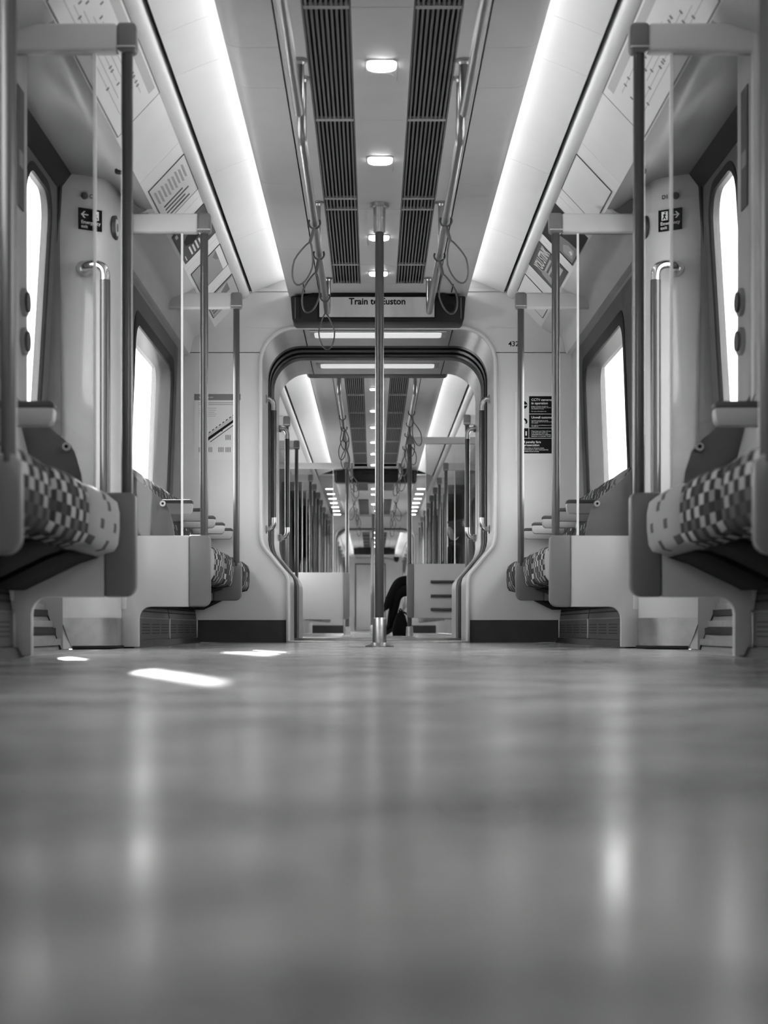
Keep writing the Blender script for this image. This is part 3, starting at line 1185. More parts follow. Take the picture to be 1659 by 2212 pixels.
def screen(s, y, label, glassy=True, post=True, small=False, group=SCREENG, xo=1.15, detail=True):
    t = thing('draught_screen', (s * 0.95, y, 0), label, 'screen', group)
    # beam and end cap
    MB().box(s * 0.800, s * xo, y - 0.028, y + 0.028, 1.826, 1.910).build('beam', 'beam', t, bevel=0.010, seg=3)
    cap = MB().box(s * 0.743, s * 0.803, y - 0.031, y + 0.031, 1.824, 1.913).build('end_cap', 'cap', t, bevel=0.014, seg=3)
    MB().box(s * 0.745, s * 0.803, y - 0.0325, y + 0.0325, 1.836, 1.840).build('cap_ring', 'beam', cap, bevel=0.001)
    zt = 0.497 if not small else 0.446
    zb = 0.182 if not small else 0.238
    MB().tube([(s * 0.774, y, zt - 0.02), (s * 0.774, y, 1.83)], 0.0175, 16).build('pole', 'pole_paint', t)
    if glassy:
        gp = MB().box(s * 0.876, s * (xo - 0.03), y - 0.005, y + 0.005, zt - 0.02, 1.832).build('glass_pane', 'screen_glass', t, smooth=False)
        MB().box(s * 0.867, s * 0.8758, y - 0.005, y + 0.005, zt, 1.828).build('glass_edge', 'glass_edge', gp, smooth=False, label='pale polished glass edge')
        if detail:
            pl = [(1.14, 0.83), (1.09, 0.765), (1.04, 0.72), (0.965, 0.66), (0.935, 0.625), (0.915, 0.56), (0.905, 0.49), (1.14, 0.49)]
            br = MB().prism(mir(pl, s), 'y', y + 0.012, y + 0.02).build('corner_bracket', 'wall_white', t, bevel=0.002)
            mm = MB()
            mm.tube([(s * 0.955, y - 0.016, 0.636), (s * 0.955, y + 0.012, 0.636)], 0.013, 12)
            mm.build('bolt', 'steel', br)
            MB().tube([(s * 0.955, y - 0.018, 0.636), (s * 0.955, y - 0.012, 0.636)], 0.006, 8).build('bolt_socket', 'black', br)
    if post:
        MB().box(s * 1.113, s * 1.15, y - 0.03, y + 0.03, 0.17, 1.925).build('wall_post', 'wall_white', t, bevel=0.006)
    # lower panel: edge strip towards the aisle, flat panel, leg down the wall
    xe = 0.745
    r = 0.035
    if not small:
        edge = [(0.839, zt), (xe + 0.012, zt), (xe, zt - 0.012)] + [(xe + r - r * math.cos(a), zb + r - r * math.sin(a)) for a in [PI / 2 * k / 6 for k in range(7)]] + [(0.839, zb)]
        MB().prism(mir(edge, s), 'y', y - 0.024, y + 0.024).build('panel_edge', 'panel_edge', t, bevel=0.008, seg=3)
        body = [(0.840, zt - 0.002), (0.840, zb)] + [(1.01, zb)] + [(1.01 + 0.05 * math.sin(a), zb - 0.05 + 0.05 * math.cos(a)) for a in [PI / 2 * k / 5 for k in range(1, 6)]] + [(1.06, 0.006), (xo, 0.006), (xo, zt - 0.002)]
        MB().prism(mir(body, s), 'y', y - 0.018, y + 0.018).build('panel', 'panel_white', t, bevel=0.003)
    else:
        edge = [(0.90, zt), (xe + 0.02, zt), (xe, zt - 0.02)] + [(xe + r - r * math.cos(a), zb + r - r * math.sin(a)) for a in [PI / 2 * k / 6 for k in range(7)]] + [(0.90, zb)]
        MB().prism(mir(edge, s), 'y', y - 0.016, y + 0.016).build('panel_edge', 'panel_edge', t, bevel=0.006, seg=3)
        MB().prism(mir([(0.901, zt), (0.901, zb), (1.105, zb), (1.105, zt)], s), 'y', y - 0.012, y + 0.012).build('panel', 'seat_shell', t, bevel=0.003)
    return t


for s in (-1, 1):
    screen(s, 5.04, 'large glazed draught screen with white panel before the doors ' + SIDE[s])
    screen(s, 7.34, 'glazed draught screen with white panel just beyond the doors ' + SIDE[s], xo=1.15)
    screen(s, 9.07, 'slim divider pole with white top beam between far seats ' + SIDE[s], glassy=False, post=False, small=True, xo=1.165)
    screen(s, 3.40, 'blurred seat divider pole at the picture edge ' + SIDE[s], glassy=False, post=False, small=True, xo=1.165)
F2 = 'draught screens of the next carriage'
F3 = 'draught screens of the furthest carriage'
for s, yy in ((-1, [14.35, 16.2, 19.8, 21.1, 22.4, 23.7, 25.1, 26.6, 28.2]), (1, [14.25, 18.4, 20.2, 21.6, 22.9, 24.3, 25.8, 27.3, 28.8])):
    for i, y in enumerate(yy):
        nth = ('first', 'second', 'third', 'fourth', 'fifth', 'sixth', 'seventh', 'eighth', 'ninth')[i]
        screen(s, y, '%s draught screen beyond the gangway %s' % (nth, SIDE[s]), post=False, group=F2, detail=False)
    for i in range(7):
        screen(s, 33.2 + 1.9 * i, 'tiny draught screen in the furthest carriage ' + SIDE[s], post=False, group=F3, detail=False)


# ---- wide partitions in the next carriage
def partition(s, y, label, bars):
    t = thing('partition_screen', (s * 0.7, y, 0), label, 'screen', 'partition screens of the next carriage')
    MB().box(s * 0.34, s * 1.14, y - 0.028, y + 0.028, 1.79, 1.852).build('beam', 'beam', t, bevel=0.008)
    MB().box(s * 0.275, s * 0.342, y - 0.033, y + 0.033, 1.785, 1.86).build('end_cap', 'cap', t, bevel=0.014, seg=3)
    MB().tube([(s * 0.307, y, 0.02), (s * 0.307, y, 1.80)], 0.021, 14).build('pole', 'pole_paint', t)
    MB().lathe((s * 0.307, y), [(0.06, 0.0005), (0.06, 0.006), (0.036, 0.016), (0.030, 0.10), (0.022, 0.105)], 18).build('floor_socket', 'brushed', t)
    gp = MB().box(s * 0.46, s * 1.13, y - 0.005, y + 0.005, 0.68, 1.79).build('glass_pane', 'screen_glass', t, smooth=False)
    MB().box(s * 0.455, s * 0.4595, y - 0.006, y + 0.006, 0.68, 1.79).build('glass_edge', 'glass_edge', gp, smooth=False)
    zt, zb = 0.682, 0.182
    r = 0.04
    edge = [(0.345, zt), (0.29, zt), (0.28, zt - 0.012)] + [(0.28 + r - r * math.cos(a), zb + r - r * math.sin(a)) for a in [PI / 2 * k / 6 for k in range(7)]] + [(0.345, zb)]
    MB().prism(mir(edge, s), 'y', y - 0.03, y + 0.03).build('panel_edge', 'panel_edge', t, bevel=0.008)
    MB().box(s * 0.346, s * 1.14, y - 0.022, y + 0.022, zb, zt).build('panel', 'panel_white', t, bevel=0.004)
    if bars:
        for z in (0.515, 0.385, 0.26):
            bx = MB().tube([(s * 0.50, y - 0.05, z), (s * 0.86, y - 0.05, z)], 0.014, 10).build('rubbing_bar', 'pole_paint', t)
            MB().box(s * 0.53, s * 0.55, y - 0.05, y - 0.02, z - 0.008, z + 0.008).box(s * 0.82, s * 0.84, y - 0.05, y - 0.02, z - 0.008, z + 0.008).build('bar_mount', 'brushed', bx)
    return t


partition(1, 15.4, 'wide partition with white panel and three dark bars beyond the gangway', True)
partition(-1, 17.8, 'wide partition with plain white panel beyond the gangway', False)

# ---- seats
def seat_profiles(s):
    c = [(0.80, 0.315), (0.788, 0.335), (0.783, 0.38), (0.783, 0.43), (0.79, 0.462), (0.81, 0.478), (0.85, 0.482), (0.92, 0.472), (1.0, 0.458), (1.06, 0.455), (1.07, 0.34), (1.05, 0.312), (0.95, 0.300), (0.85, 0.303)]
    b = [(1.0, 0.455), (1.015, 0.46), (1.03, 0.50), (1.05, 0.58), (1.08, 0.70), (1.10, 0.775), (1.115, 0.805), (1.135, 0.815), (1.155, 0.805), (1.165, 0.77), (1.165, 0.45), (1.08, 0.44)]
    return mir(c, s), mir(b, s)


def make_seat(s, y0, y1, mat, label, arm, group='patterned bench seats'):
    t = thing('train_seat', (s * 0.97, (y0 + y1) / 2, 0.2), label, 'seat', group)
    c, b = seat_profiles(s)
    loft('cushion', c, (y0 + 0.007, y1 - 0.007), mat, t, inset=0.026)
    MB().prism(mir([(0.80, 0.33), (0.80, 0.462), (1.05, 0.44), (1.05, 0.33)], s), 'y', y1 - 0.006, y1 - 0.001).build('seam', 'seat_under', t)
    loft('backrest', b, (y0 + 0.006, y1 - 0.006), mat, t, inset=0.02)
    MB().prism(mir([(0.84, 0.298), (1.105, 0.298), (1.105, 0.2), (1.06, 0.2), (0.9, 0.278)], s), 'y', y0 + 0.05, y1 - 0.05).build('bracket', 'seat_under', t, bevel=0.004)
    if arm is not None:
        a = MB().prism(mir([(0.888, 0.642), (0.885, 0.672), (0.892, 0.684), (1.13, 0.684), (1.13, 0.63), (0.9, 0.63)], s), 'y', arm - 0.022, arm + 0.022).build('armrest', 'armrest_body', t, bevel=0.006)
        MB().prism(mir([(0.884, 0.678), (0.884, 0.69), (0.895, 0.697), (1.13, 0.697), (1.13, 0.678)], s), 'y', arm - 0.024, arm + 0.024).build('armrest_pad', 'armrest_pad', a, bevel=0.004)
    return t


for s in (-1, 1):
    make_seat(s, 4.46, 4.985, 'moquette_pale', 'pale priority bench seat against the large draught screen ' + SIDE[s], 4.486)
    make_seat(s, 3.935, 4.455, 'moquette', 'dark patterned bench seat next to the pale one ' + SIDE[s], None)
    make_seat(s, 3.42, 3.93, 'moquette', 'dark patterned bench seat cut by the picture edge ' + SIDE[s], None)
    make_seat(s, 2.86, 3.375, 'moquette', 'dark patterned bench seat before the picture edge ' + SIDE[s], 2.886)
    make_seat(s, 2.34, 2.855, 'moquette', 'dark patterned bench seat furthest before the picture edge ' + SIDE[s], None)
    make_seat(s, 7.385, 7.945, 'moquette_pale', 'pale priority bench seat just beyond the doors ' + SIDE[s], 7.91)
    make_seat(s, 7.955, 8.50, 'moquette', 'dark patterned bench seat, second beyond the doors ' + SIDE[s], 8.465)
    make_seat(s, 8.505, 9.045, 'moquette', 'dark patterned bench seat on the camera side of the divider pole ' + SIDE[s], 9.03)
    make_seat(s, 9.095, 9.64, 'moquette', 'dark patterned bench seat behind the divider pole ' + SIDE[s], 9.60)
    make_seat(s, 9.65, 10.2, 'moquette', 'dark patterned bench seat against the carriage end wall ' + SIDE[s], 10.15)
    base = make_seat(s, 12.2, 12.72, 'moquette', 'bench seat in the next carriage ' + SIDE[s], 12.69, 'bench seats of the next carriage')
    for y in ((12.99, 13.53, 18.7, 19.45, 20.45, 23.05, 24.4) if s < 0 else (12.99, 13.53, 18.75, 19.4, 20.85, 23.4, 25.0)):
        clone(base, (s * 0.97, y, 0.2))

# ---- heater boxes under the seats
for s in (-1, 1):
    for (a, b, l) in ((2.3, 5.0, 'long dark heater box under the blurred seats '), (7.372, 10.2, 'long dark heater box with perforated covers under the far seats ')):
        t = thing('heater_box', (s * 1.13, (a + b) / 2, 0.03), l + SIDE[s], 'heater', 'under seat heaters')
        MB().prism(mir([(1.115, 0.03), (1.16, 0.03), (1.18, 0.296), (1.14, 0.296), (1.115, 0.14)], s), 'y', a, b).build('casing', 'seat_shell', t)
        cs = [a, 8.83, b] if a > 6 else [a, 3.7, b]
        for ya, yb in zip(cs, cs[1:]):
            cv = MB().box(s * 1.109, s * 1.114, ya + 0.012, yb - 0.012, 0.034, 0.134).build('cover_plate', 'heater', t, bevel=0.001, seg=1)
            up = MB().prism(mir([(1.110, 0.140), (1.133, 0.288), (1.138, 0.288), (1.114, 0.140)], s), 'y', ya + 0.012, yb - 0.012).build('grille_plate', 'heater', t)
            n = 4
            L = (yb - ya - 0.024) / n
            for k in range(n):
                m = MB()
                for q in range(5):
                    z = 0.165 + q * 0.022
                    x = 1.110 + (z - 0.14) / 0.148 * 0.023 - 0.0012
                    m.box(s * x, s * (x + 0.001), ya + 0.02 + k * L, ya + 0.006 + (k + 1) * L, z, z + 0.007)
                m.build('louvres', 'black', up, smooth=False, kind='stuff')
                m = MB()
                for q in range(4):
                    z = 0.062 + q * 0.014
                    m.box(s * 1.1082, s * 1.109, ya + 0.05 + k * L, ya - 0.03 + (k + 1) * L, z, z + 0.004)
                m.build('slots', 'black', cv, smooth=False, kind='stuff')
        for y in cs:
            MB().box(s * 1.104, s * 1.12, y - 0.01, y + 0.01, 0.03, 0.138).build('chrome_strip', 'steel', t, bevel=0.003)

# ---- grab handles
def handle(name, pts_a, grip, pts_b, r, label, group):
    t = thing(name, pts_a[0], label, 'handle', group)
    MB().tube(pts_a, r, 12).build('upper_bend', 'handle_steel', t)
    MB().tube(grip, r * 1.06, 12).build('grip', 'pole_paint', t)
    MB().tube(pts_b, r, 12).build('lower_bend', 'handle_steel', t)
    for p, q in ((pts_a[0], pts_a[1]), (pts_b[-1], pts_b[-2])):
        p, q = Vector(p), Vector(q)
        d = (q - p).normalized()
        MB().tube([p - d * 0.004, p + d * 0.012], r * 1.6, 14).build('rose', 'brushed', t)
    return t


def qbend(p0, p1, p2, n=7):
    p0, p1, p2 = Vector(p0), Vector(p1), Vector(p2)
    return [tuple(p0 * (1 - t) ** 2 + p1 * 2 * t * (1 - t) + p2 * t * t) for t in [k / n for k in range(n + 1)]]


for s in (-1, 1):
    x, yw, yt = s * 1.148, 7.10, 7.03
    A = [(s * 1.25, 7.02, 1.60), (s * 1.235, 6.99, 1.605)] + qbend((s * 1.225, 6.98, 1.608), (x, 6.95, 1.612), (x, 6.95, 1.56))
    G = [(x, 6.95, 1.54), (x, 6.95, 1.0), (x, 6.95, 0.60)]
    B = qbend((x, 6.95, 0.60), (x, 6.95, 0.545), (s * 1.225, 6.985, 0.55)) + [(s * 1.25, 7.02, 0.55)]
    A = A + [(x, 6.95, 1.54)]
    handle('door_handrail', A, G, B, 0.021, 'tall curved door handrail with dark grip below the exit sign ' + SIDE[s], 'door handrails')
    for yg, xo, zt, zb, l in ((10.66, 0.72, 1.555, 0.72, 'curved grab handle at the gangway mouth '), (11.95, 0.70, 1.52, 0.735, 'curved grab handle at the far end of the gangway ')):
        xi = xo - 0.055
        A = [(s * xo, yg, zt), (s * (xo - 0.01), yg, zt)] + qbend((s * (xo - 0.012), yg, zt), (s * xi, yg, zt), (s * xi, yg, zt - 0.05)) + [(s * xi, yg, zt - 0.075)]
        G = [(s * xi, yg, zt - 0.075), (s * xi, yg, zb + 0.075)]
        B = [(s * xi, yg, zb + 0.075)] + qbend((s * xi, yg, zb + 0.05), (s * xi, yg, zb), (s * (xo - 0.012), yg, zb)) + [(s * (xo - 0.01), yg, zb), (s * xo, yg, zb)]
        handle('gangway_handle', A, G, B, 0.0165, l + SIDE[s], 'gangway grab handles')


# ---- destination displays
def display(y, face, label, lit=True):
    """face=-1 looks towards the camera"""
    t = thing('destination_display', (0, y, 1.93), label, 'display', 'destination displays')
    yb = y + 0.22 if face < 0 else y - 0.22
    ya, yc = min(y, yb), max(y, yb)
    outline = [(-0.515, 1.94), (-0.50, 1.925), (0.50, 1.925), (0.515, 1.94), (0.525, 2.075), (0.515, 2.08), (0.43, 2.08), (0.395, 2.099), (-0.395, 2.099), (-0.43, 2.08), (-0.515, 2.08), (-0.525, 2.075)]
    MB().prism(outline, 'y', ya, yc).build('housing', 'sign_dark', t, bevel=0.006)
    f = y - 0.004 if face < 0 else y + 0.004
    fr = MB().box(-0.362, 0.347, min(y, f) - 0.001, max(y, f), 1.943, 2.082).build('screen_bezel', 'black', t)
    MB().box(-0.352, 0.337, min(y, f) - 0.003, max(y, f) - 0.0005, 1.952, 2.072).build('screen', 'display_screen' if lit else 'sign_dark', t)
    for x in (-0.497, -0.47, 0.497):
        MB().box(x - 0.002, x + 0.002, y - 0.0015, y + 0.001, 1.945, 2.07).build('seam', 'sign_seam' if abs(x) > 0.48 else 'black', t)
    MB().tube([(0.43, y - 0.003, 2.01), (0.43, y + 0.002, 2.01)], 0.026, 18).build('speaker', 'black', t)
    text('lettering', 'Train to Euston', 0.0535, 'print_black', t, (-0.005, y - 0.0085, 2.044), bold=0.0014, sx=1.0)
    return t


display(9.99, -1, 'dark destination display reading Train to Euston above the gangway mouth')
display(21.0, -1, 'small dark destination display hanging in the middle of the next carriage', lit=False)
display(41.5, -1, 'tiny dark destination display in the furthest carriage', lit=False)
t = thing('destination_display', (0, 12.2, 1.93), 'dark underside of the display on the far side of the gangway', 'display', 'destination displays')
MB().prism([(-0.515, 1.94), (-0.50, 1.925), (0.50, 1.925), (0.515, 1.94), (0.52, 2.098), (-0.52, 2.098)], 'y', 12.01, 12.25).build('housing', 'sign_dark', t, bevel=0.008)
MB().box(-0.35, 0.35, 12.25, 12.256, 1.95, 2.07).build('screen', 'display_screen', t)
# short slots in the ceiling above the near display
for s in (-1, 1):
    MB().box(s * 0.436, s * 0.442, 9.74, 9.98, CH - 0.0015, CH + 0.002).build('panel_slot', 'black', ceil1)

# ---- posters in the advert panels
ADN = Vector((-(AD[1][1] - AD[0][1]), 0, (AD[1][0] - AD[0][0]))).normalized()   # points away from the saloon
ADU = Vector((AD[0][0] - AD[1][0], 0, AD[0][1] - AD[1][1])).normalized()


class AdPlane:
    """local u along the train, v up the slope; builds thin boxes on the sloping panel"""

    def __init__(s, side, y0, y1, v0=0.028, v1=0.232):
        s.s, s.y0, s.y1, s.v0, s.v1 = side, y0, y1, v0, v1

    def P(s, u, v, h):
        p = Vector((AD[1][0], 0, AD[1][1])) + ADU * v
        n = -ADN if ADN.z > 0 else ADN
        n = Vector((-abs(ADN.x), 0, -abs(ADN.z)))
        p = p + n * h
        return (p.x * s.s, u, p.z)

    def quad(s, m, u0, u1, v0, v1, h0, h1, skew=0.0):
        q = [(u0, v0), (u1, v0), (u1 + skew, v1), (u0 + skew, v1)]
        vs = [s.P(u, v, h0) for u, v in q] + [s.P(u, v, h1) for u, v in q]
        m.add(vs, [(0, 3, 2, 1), (4, 5, 6, 7), (0, 1, 5, 4), (1, 2, 6, 5), (2, 3, 7, 6), (3, 0, 4, 7)])
        return m

    def poly(s, m, pts, h0, h1):
        n = len(pts)
        vs = [s.P(u, v, h0) for u, v in pts] + [s.P(u, v, h1) for u, v in pts]
        fs = [tuple(range(n)), tuple(range(2 * n - 1, n - 1, -1))] + [(i, (i + 1) % n, n + (i + 1) % n, n + i) for i in range(n)]
        m.add(vs, fs)
        return m

    def rot(s):
        # reading direction runs towards +y on the left side wall, towards -y on the right one
        n = Vector((-abs(ADN.x) * s.s, 0, -abs(ADN.z)))
        up = Vector((ADU.x * s.s, 0, ADU.z))
        right = up.cross(n)
        return Matrix((right, up, n)).transposed()


def advert(side, y0, y1, label, paper, frame='print_dark', v0=0.02, v1=0.236):
    a = AdPlane(side, y0, y1, v0, v1)
    c = a.P((y0 + y1) / 2, v0, 0)
    t = thing('advert_poster', c, label, 'poster', 'posters in the sloping advert panels')
    m = MB()
    a.quad(m, y0, y1, v0, v1, 0.0005, 0.003)
    m.build('sheet', paper, t, smooth=False)
    m = MB()
    e = 0.004
    a.quad(m, y0 - e, y0, v0 - e, v1 + e, 0.0003, 0.004)
    a.quad(m, y1, y1 + e, v0 - e, v1 + e, 0.0003, 0.004)
    a.quad(m, y0, y1, v1, v1 + e, 0.0003, 0.004)
    a.quad(m, y0, y1, v0 - e, v0, 0.0003, 0.004)
    m.build('frame', frame, t, smooth=False)
    return a, t


# big network maps
for s in (-1, 1):
    a, t = advert(s, 4.92, 6.28, 'wide pale line map poster above the doors ' + SIDE[s], 'print_white', 'print_grey', v0=0.01)
    m = MB()
    for k in range(6):
        v = 0.055 + 0.022 * k
        a.quad(m, 5.0 + 0.09 * k, 6.12 - 0.07 * ((k * 2) % 5), v, v + 0.003, 0.003, 0.0036)
    m.build('route_lines', 'print_pale', t, smooth=False, kind='stuff')
    m = MB()
    for k in range(26):
        u = 5.02 + 0.042 * k + random.uniform(-.01, .01)
        v = 0.05 + 0.022 * random.randrange(6)
        a.quad(m, u, u + 0.014, v, v + 0.014, 0.003, 0.0037)
    m.build('station_marks', 'print_grey', t, smooth=False, kind='stuff')
    m = MB()
    a.quad(m, 5.0, 6.2, 0.195, 0.228, 0.003, 0.0034)
    m.build('title_band', 'print_pale', t, smooth=False)

# left side adverts
a, t = advert(-1, 7.10, 7.655, 'pale text advert with grey headline letters', 'paper')
m = MB()
for k, wd in enumerate((0.12, 0.15, 0.12, 0.14)):
    a.quad(m, 7.44 + 0.052 * k, 7.46 + 0.052 * k, 0.05, 0.05 + wd, 0.003, 0.0036)
m.build('body_lines', 'print_dark', t, smooth=False)
m = MB()
for k in range(9):
    a.quad(m, 7.17 + 0.02 * (k % 2), 7.35 + 0.02 * (k % 2), 0.035 + 0.021 * k, 0.046 + 0.021 * k, 0.003, 0.0036, 0.02)
m.build('headline', 'print_mid', t, smooth=False)
a, t = advert(-1, 7.93, 8.50, 'dark advert with white lettering behind the second screen', 'print_dark')
m = MB()
for k in range(5):
    a.quad(m, 8.30 + 0.02 * (k % 2), 8.46, 0.07 + 0.022 * k, 0.08 + 0.022 * k, 0.003, 0.0036)
a.quad(m, 8.38, 8.47, 0.03, 0.036, 0.003, 0.0036)
a.quad(m, 7.96, 8.02, 0.03, 0.045, 0.003, 0.0036)
m.build('lettering', 'print_white', t, smooth=False)
m = MB()
a.poly(m, [(8.10, 0.10), (8.16, 0.06), (8.24, 0.06), (8.30, 0.10), (8.27, 0.16), (8.14, 0.16)], 0.003, 0.0034)
m.build('silhouette', 'print_black', t, smooth=False)
a, t = advert(-1, 8.76, 9.24, 'mid grey advert with a pale top corner', 'print_mid')
m = MB()
a.quad(m, 8.765, 9.235, 0.20, 0.234, 0.003, 0.0034)
m.build('pale_band', 'print_white', t, smooth=False)
m = MB()
a.poly(m, [(8.8, 0.2), (8.85, 0.17), (8.93, 0.18), (8.98, 0.2)], 0.003, 0.0034)
m.build('dark_shape', 'print_grey', t, smooth=False)
a, t = advert(-1, 9.5, 9.98, 'pale advert with grey triangular picture beside the end wall', 'print_pale')
m = MB()
a.poly(m, [(9.55, 0.19), (9.72, 0.06), (9.75, 0.19)], 0.003, 0.0034)
a.quad(m, 9.80, 9.84, 0.03, 0.12, 0.003, 0.0036)
a.quad(m, 9.87, 9.91, 0.03, 0.11, 0.003, 0.0036)
m.build('picture', 'print_grey', t, smooth=False)
m = MB()
a.quad(m, 9.505, 9.535, 0.024, 0.232, 0.003, 0.0034)
m.build('side_band', 'print_grey', t, smooth=False)

# right side adverts
a, t = advert(1, 7.10, 7.65, 'empty white advert frame with black outline before the second screen', 'ad_white')
a, t = advert(1, 7.93, 8.52, 'dark advert with a blurred pale figure behind the second screen', 'print_black', v0=0.015)
m = MB()
a.poly(m, [(8.22, 0.02), (8.5, 0.02), (8.5, 0.13), (8.42, 0.18), (8.30, 0.17), (8.24, 0.09)], 0.003, 0.0034)
m.build('figure', 'print_grey', t, smooth=False)
m = MB()
a.poly(m, [(8.30, 0.04), (8.44, 0.03), (8.46, 0.09), (8.36, 0.11), (8.29, 0.08)], 0.0034, 0.0038)
m.build('highlight', 'print_mid', t, smooth=False)
m = MB()
a.poly(m, [(8.33, 0.055), (8.36, 0.04), (8.40, 0.045), (8.37, 0.065)], 0.0038, 0.0042)
m.build('spark', 'print_white', t, smooth=False)
a, t = advert(1, 8.70, 9.24, 'dark advert reading YOU STINK above the far seats', 'print_dark')
R = a.rot()
text('headline', 'YOU STINK', 0.088, 'print_white', t, a.P(8.93, 0.178, 0.0036), R, bold=0.001, sx=0.98)
for k, (txt, sz) in enumerate((('IF YOU DONT MIND THE', 0.026), ('SMELL OF SMOKE', 0.026))):
    m = MB()
    a.quad(m, 8.80 + 0.03 * k, 9.08, 0.126 - 0.026 * k, 0.139 - 0.026 * k, 0.003, 0.0034)
    m.build('small_print', 'print_pale', t, smooth=False)
m = MB()
a.quad(m, 8.74, 9.02, 0.045, 0.085, 0.003, 0.0034, 0.02)
m.build('band', 'print_pale', t, smooth=False)
m = MB()
a.poly(m, [(9.06, 0.13), (9.12, 0.16), (9.17, 0.14), (9.19, 0.07), (9.14, 0.03), (9.08, 0.06)], 0.003, 0.0034)
m.build('drawing', 'print_mid', t, smooth=False)
a, t = advert(1, 9.5, 9.98, 'empty white advert frame beside the end wall', 'ad_white', 'print_dark')

# ---- notices on the end wall
yw = 10.23


def wallbox(t, name, x0, x1, z0, z1, mat, d0, d1):
    return MB().box(x0, x1, yw - d1, yw - d0, z0, z1).build(name, mat, t, smooth=False)


t = thing('safety_poster', (-0.985, yw, 1.12), 'pale safety poster with a train diagram and grey header', 'poster', 'notices on the carriage end wall')
wallbox(t, 'sheet', -1.127, -0.843, 1.12, 1.525, 'paper', 0.0005, 0.003)
wallbox(t, 'header', -1.127, -0.843, 1.487, 1.525, 'print_grey', 0.003, 0.0036)
text('title', 'Safety on the train', 0.012, 'print_white', t, (-1.10, yw - 0.0042, 1.505), align='LEFT')
m = MB()
for k, (x0, x1) in enumerate(((-1.10, -0.87), (-1.10, -0.88))):
    m.box(x0, x1, yw - 0.0036, yw - 0.003, 1.469 - 0.011 * k, 1.474 - 0.011 * k)
for k in range(5):
    m.box(-1.10, -0.99 - 0.006 * (k % 3), yw - 0.0036, yw - 0.003, 1.436 - 0.012 * k, 1.439 - 0.012 * k)
m.build('text_lines', 'print_mid', t, smooth=False, kind='stuff')
m = MB()
m.prism([(-1.085, 1.205), (-0.872, 1.365), (-0.872, 1.392), (-0.89, 1.392), (-1.085, 1.25)], 'y', yw - 0.0036, yw - 0.003)
m.build('train_roof', 'print_pale', t, smooth=False)
m = MB()
m.prism([(-1.085, 1.208), (-0.872, 1.362), (-0.872, 1.378), (-1.085, 1.230)], 'y', yw - 0.0042, yw - 0.0036)
for k in range(9):
    x = -1.06 + 0.021 * k
    z = 1.268 + 0.0152 * k
    m.prism([(x, z), (x + 0.011, z + 0.008), (x + 0.011, z + 0.014), (x, z + 0.006)], 'y', yw - 0.0042, yw - 0.0036)
m.build('train_side', 'print_black', t, smooth=False)
m = MB()
m.prism([(-1.03, 1.228), (-0.88, 1.336), (-0.88, 1.341), (-1.03, 1.233)], 'y', yw - 0.0042, yw - 0.0036)
m.build('train_sill', 'print_black', t, smooth=False)
m = MB()
for (x, z) in ((-0.936, 1.243), (-0.98, 1.168), (-0.936, 1.168), (-1.05, 1.168), (-1.10, 1.168)):
    for k in range(4):
        m.box(x + 0.009 * k, x + 0.009 * k + 0.005, yw - 0.0036, yw - 0.003, z, z + 0.031)
m.build('pictograms', 'print_grey', t, smooth=False, kind='stuff')
MB().tube([(-0.9585, yw - 0.0036, 1.30), (-0.9585, yw - 0.003, 1.30)], 0.006, 12).build('dot', 'print_dark', t)

t = thing('notice_board', (0.98, yw, 1.12), 'white notice with black blocks headed CCTV cameras in operation', 'notice', 'notices on the carriage end wall')
wallbox(t, 'sheet', 0.838, 1.10, 1.12, 1.535, 'paper', 0.0005, 0.003)
X0, X1 = 0.927, 1.085
blocks = [(1.404, 1.512, X0), (1.318, 1.401, X0), (1.255, 1.315, X0), (1.16, 1.252, 0.857)]
for z0, z1, x0 in blocks:
    wallbox(t, 'block', x0, X1, z0, z1, 'print_black', 0.003, 0.0036)
wallbox(t, 'block', 0.857, 0.924, 1.255, 1.315, 'print_black', 0.003, 0.0036)
MB().tube([(0.893, yw - 0.0036, 1.458), (0.893, yw - 0.003, 1.458)], 0.024, 18).build('pictogram', 'print_black', t)
MB().box(0.895, 0.915, yw - 0.0042, yw - 0.0036, 1.455, 1.459).build('pictogram_bar', 'print_white', t)
MB().prism(arc((0.895, 1.355), 0.022, -30, 90, 6) + arc((0.888, 1.350), 0.018, 90, -30, 6), 'y', yw - 0.0036, yw - 0.003).build('pictogram', 'print_black', t)
MB().box(0.905, 0.913, yw - 0.0042, yw - 0.0036, 1.27, 1.296).build('pictogram', 'print_white', t)


def ntext(s, x, z, size, b=0.0003):
    text('lettering', s, size, 'print_white', t, (x, yw - 0.0043, z), align='LEFT', bold=b, depth=0.0003)


xx = 0.941
ntext('CCTV cameras', xx, 1.489, 0.0205)
ntext('in operation', xx, 1.468, 0.0205)
for k, s_ in enumerate(('Images are being recorded for', 'for the purposes of safety, security', 'the detection of crime')):
    ntext(s_, xx, 1.449 - 0.0075 * k, 0.0085, 0)
ntext('For more information visit', xx, 1.418, 0.0085, 0)
ntext('Unwell customers', xx, 1.381, 0.0195)
for k, s_ in enumerate(('If a fellow passenger is unwell', 'offer to help them off the train at the', 'next station')):
    ntext(s_, xx, 1.362 - 0.0075 * k, 0.0085, 0)
for k, s_ in enumerate(('Our staff can provide better care on', 'the platform')):
    ntext(s_, xx, 1.333 - 0.0075 * k, 0.0085, 0)
for k, s_ in enumerate(('Please keep your bags with you', 'at all times and report any', 'unattended items or suspicious', 'behaviour to a member of staff')):
    ntext(s_, xx, 1.297 - 0.0105 * k, 0.0095, 0.0001)
ntext('£80 penalty fare', 0.872, 1.23, 0.0195)
ntext('or prosecution', 0.872, 1.211, 0.0195)
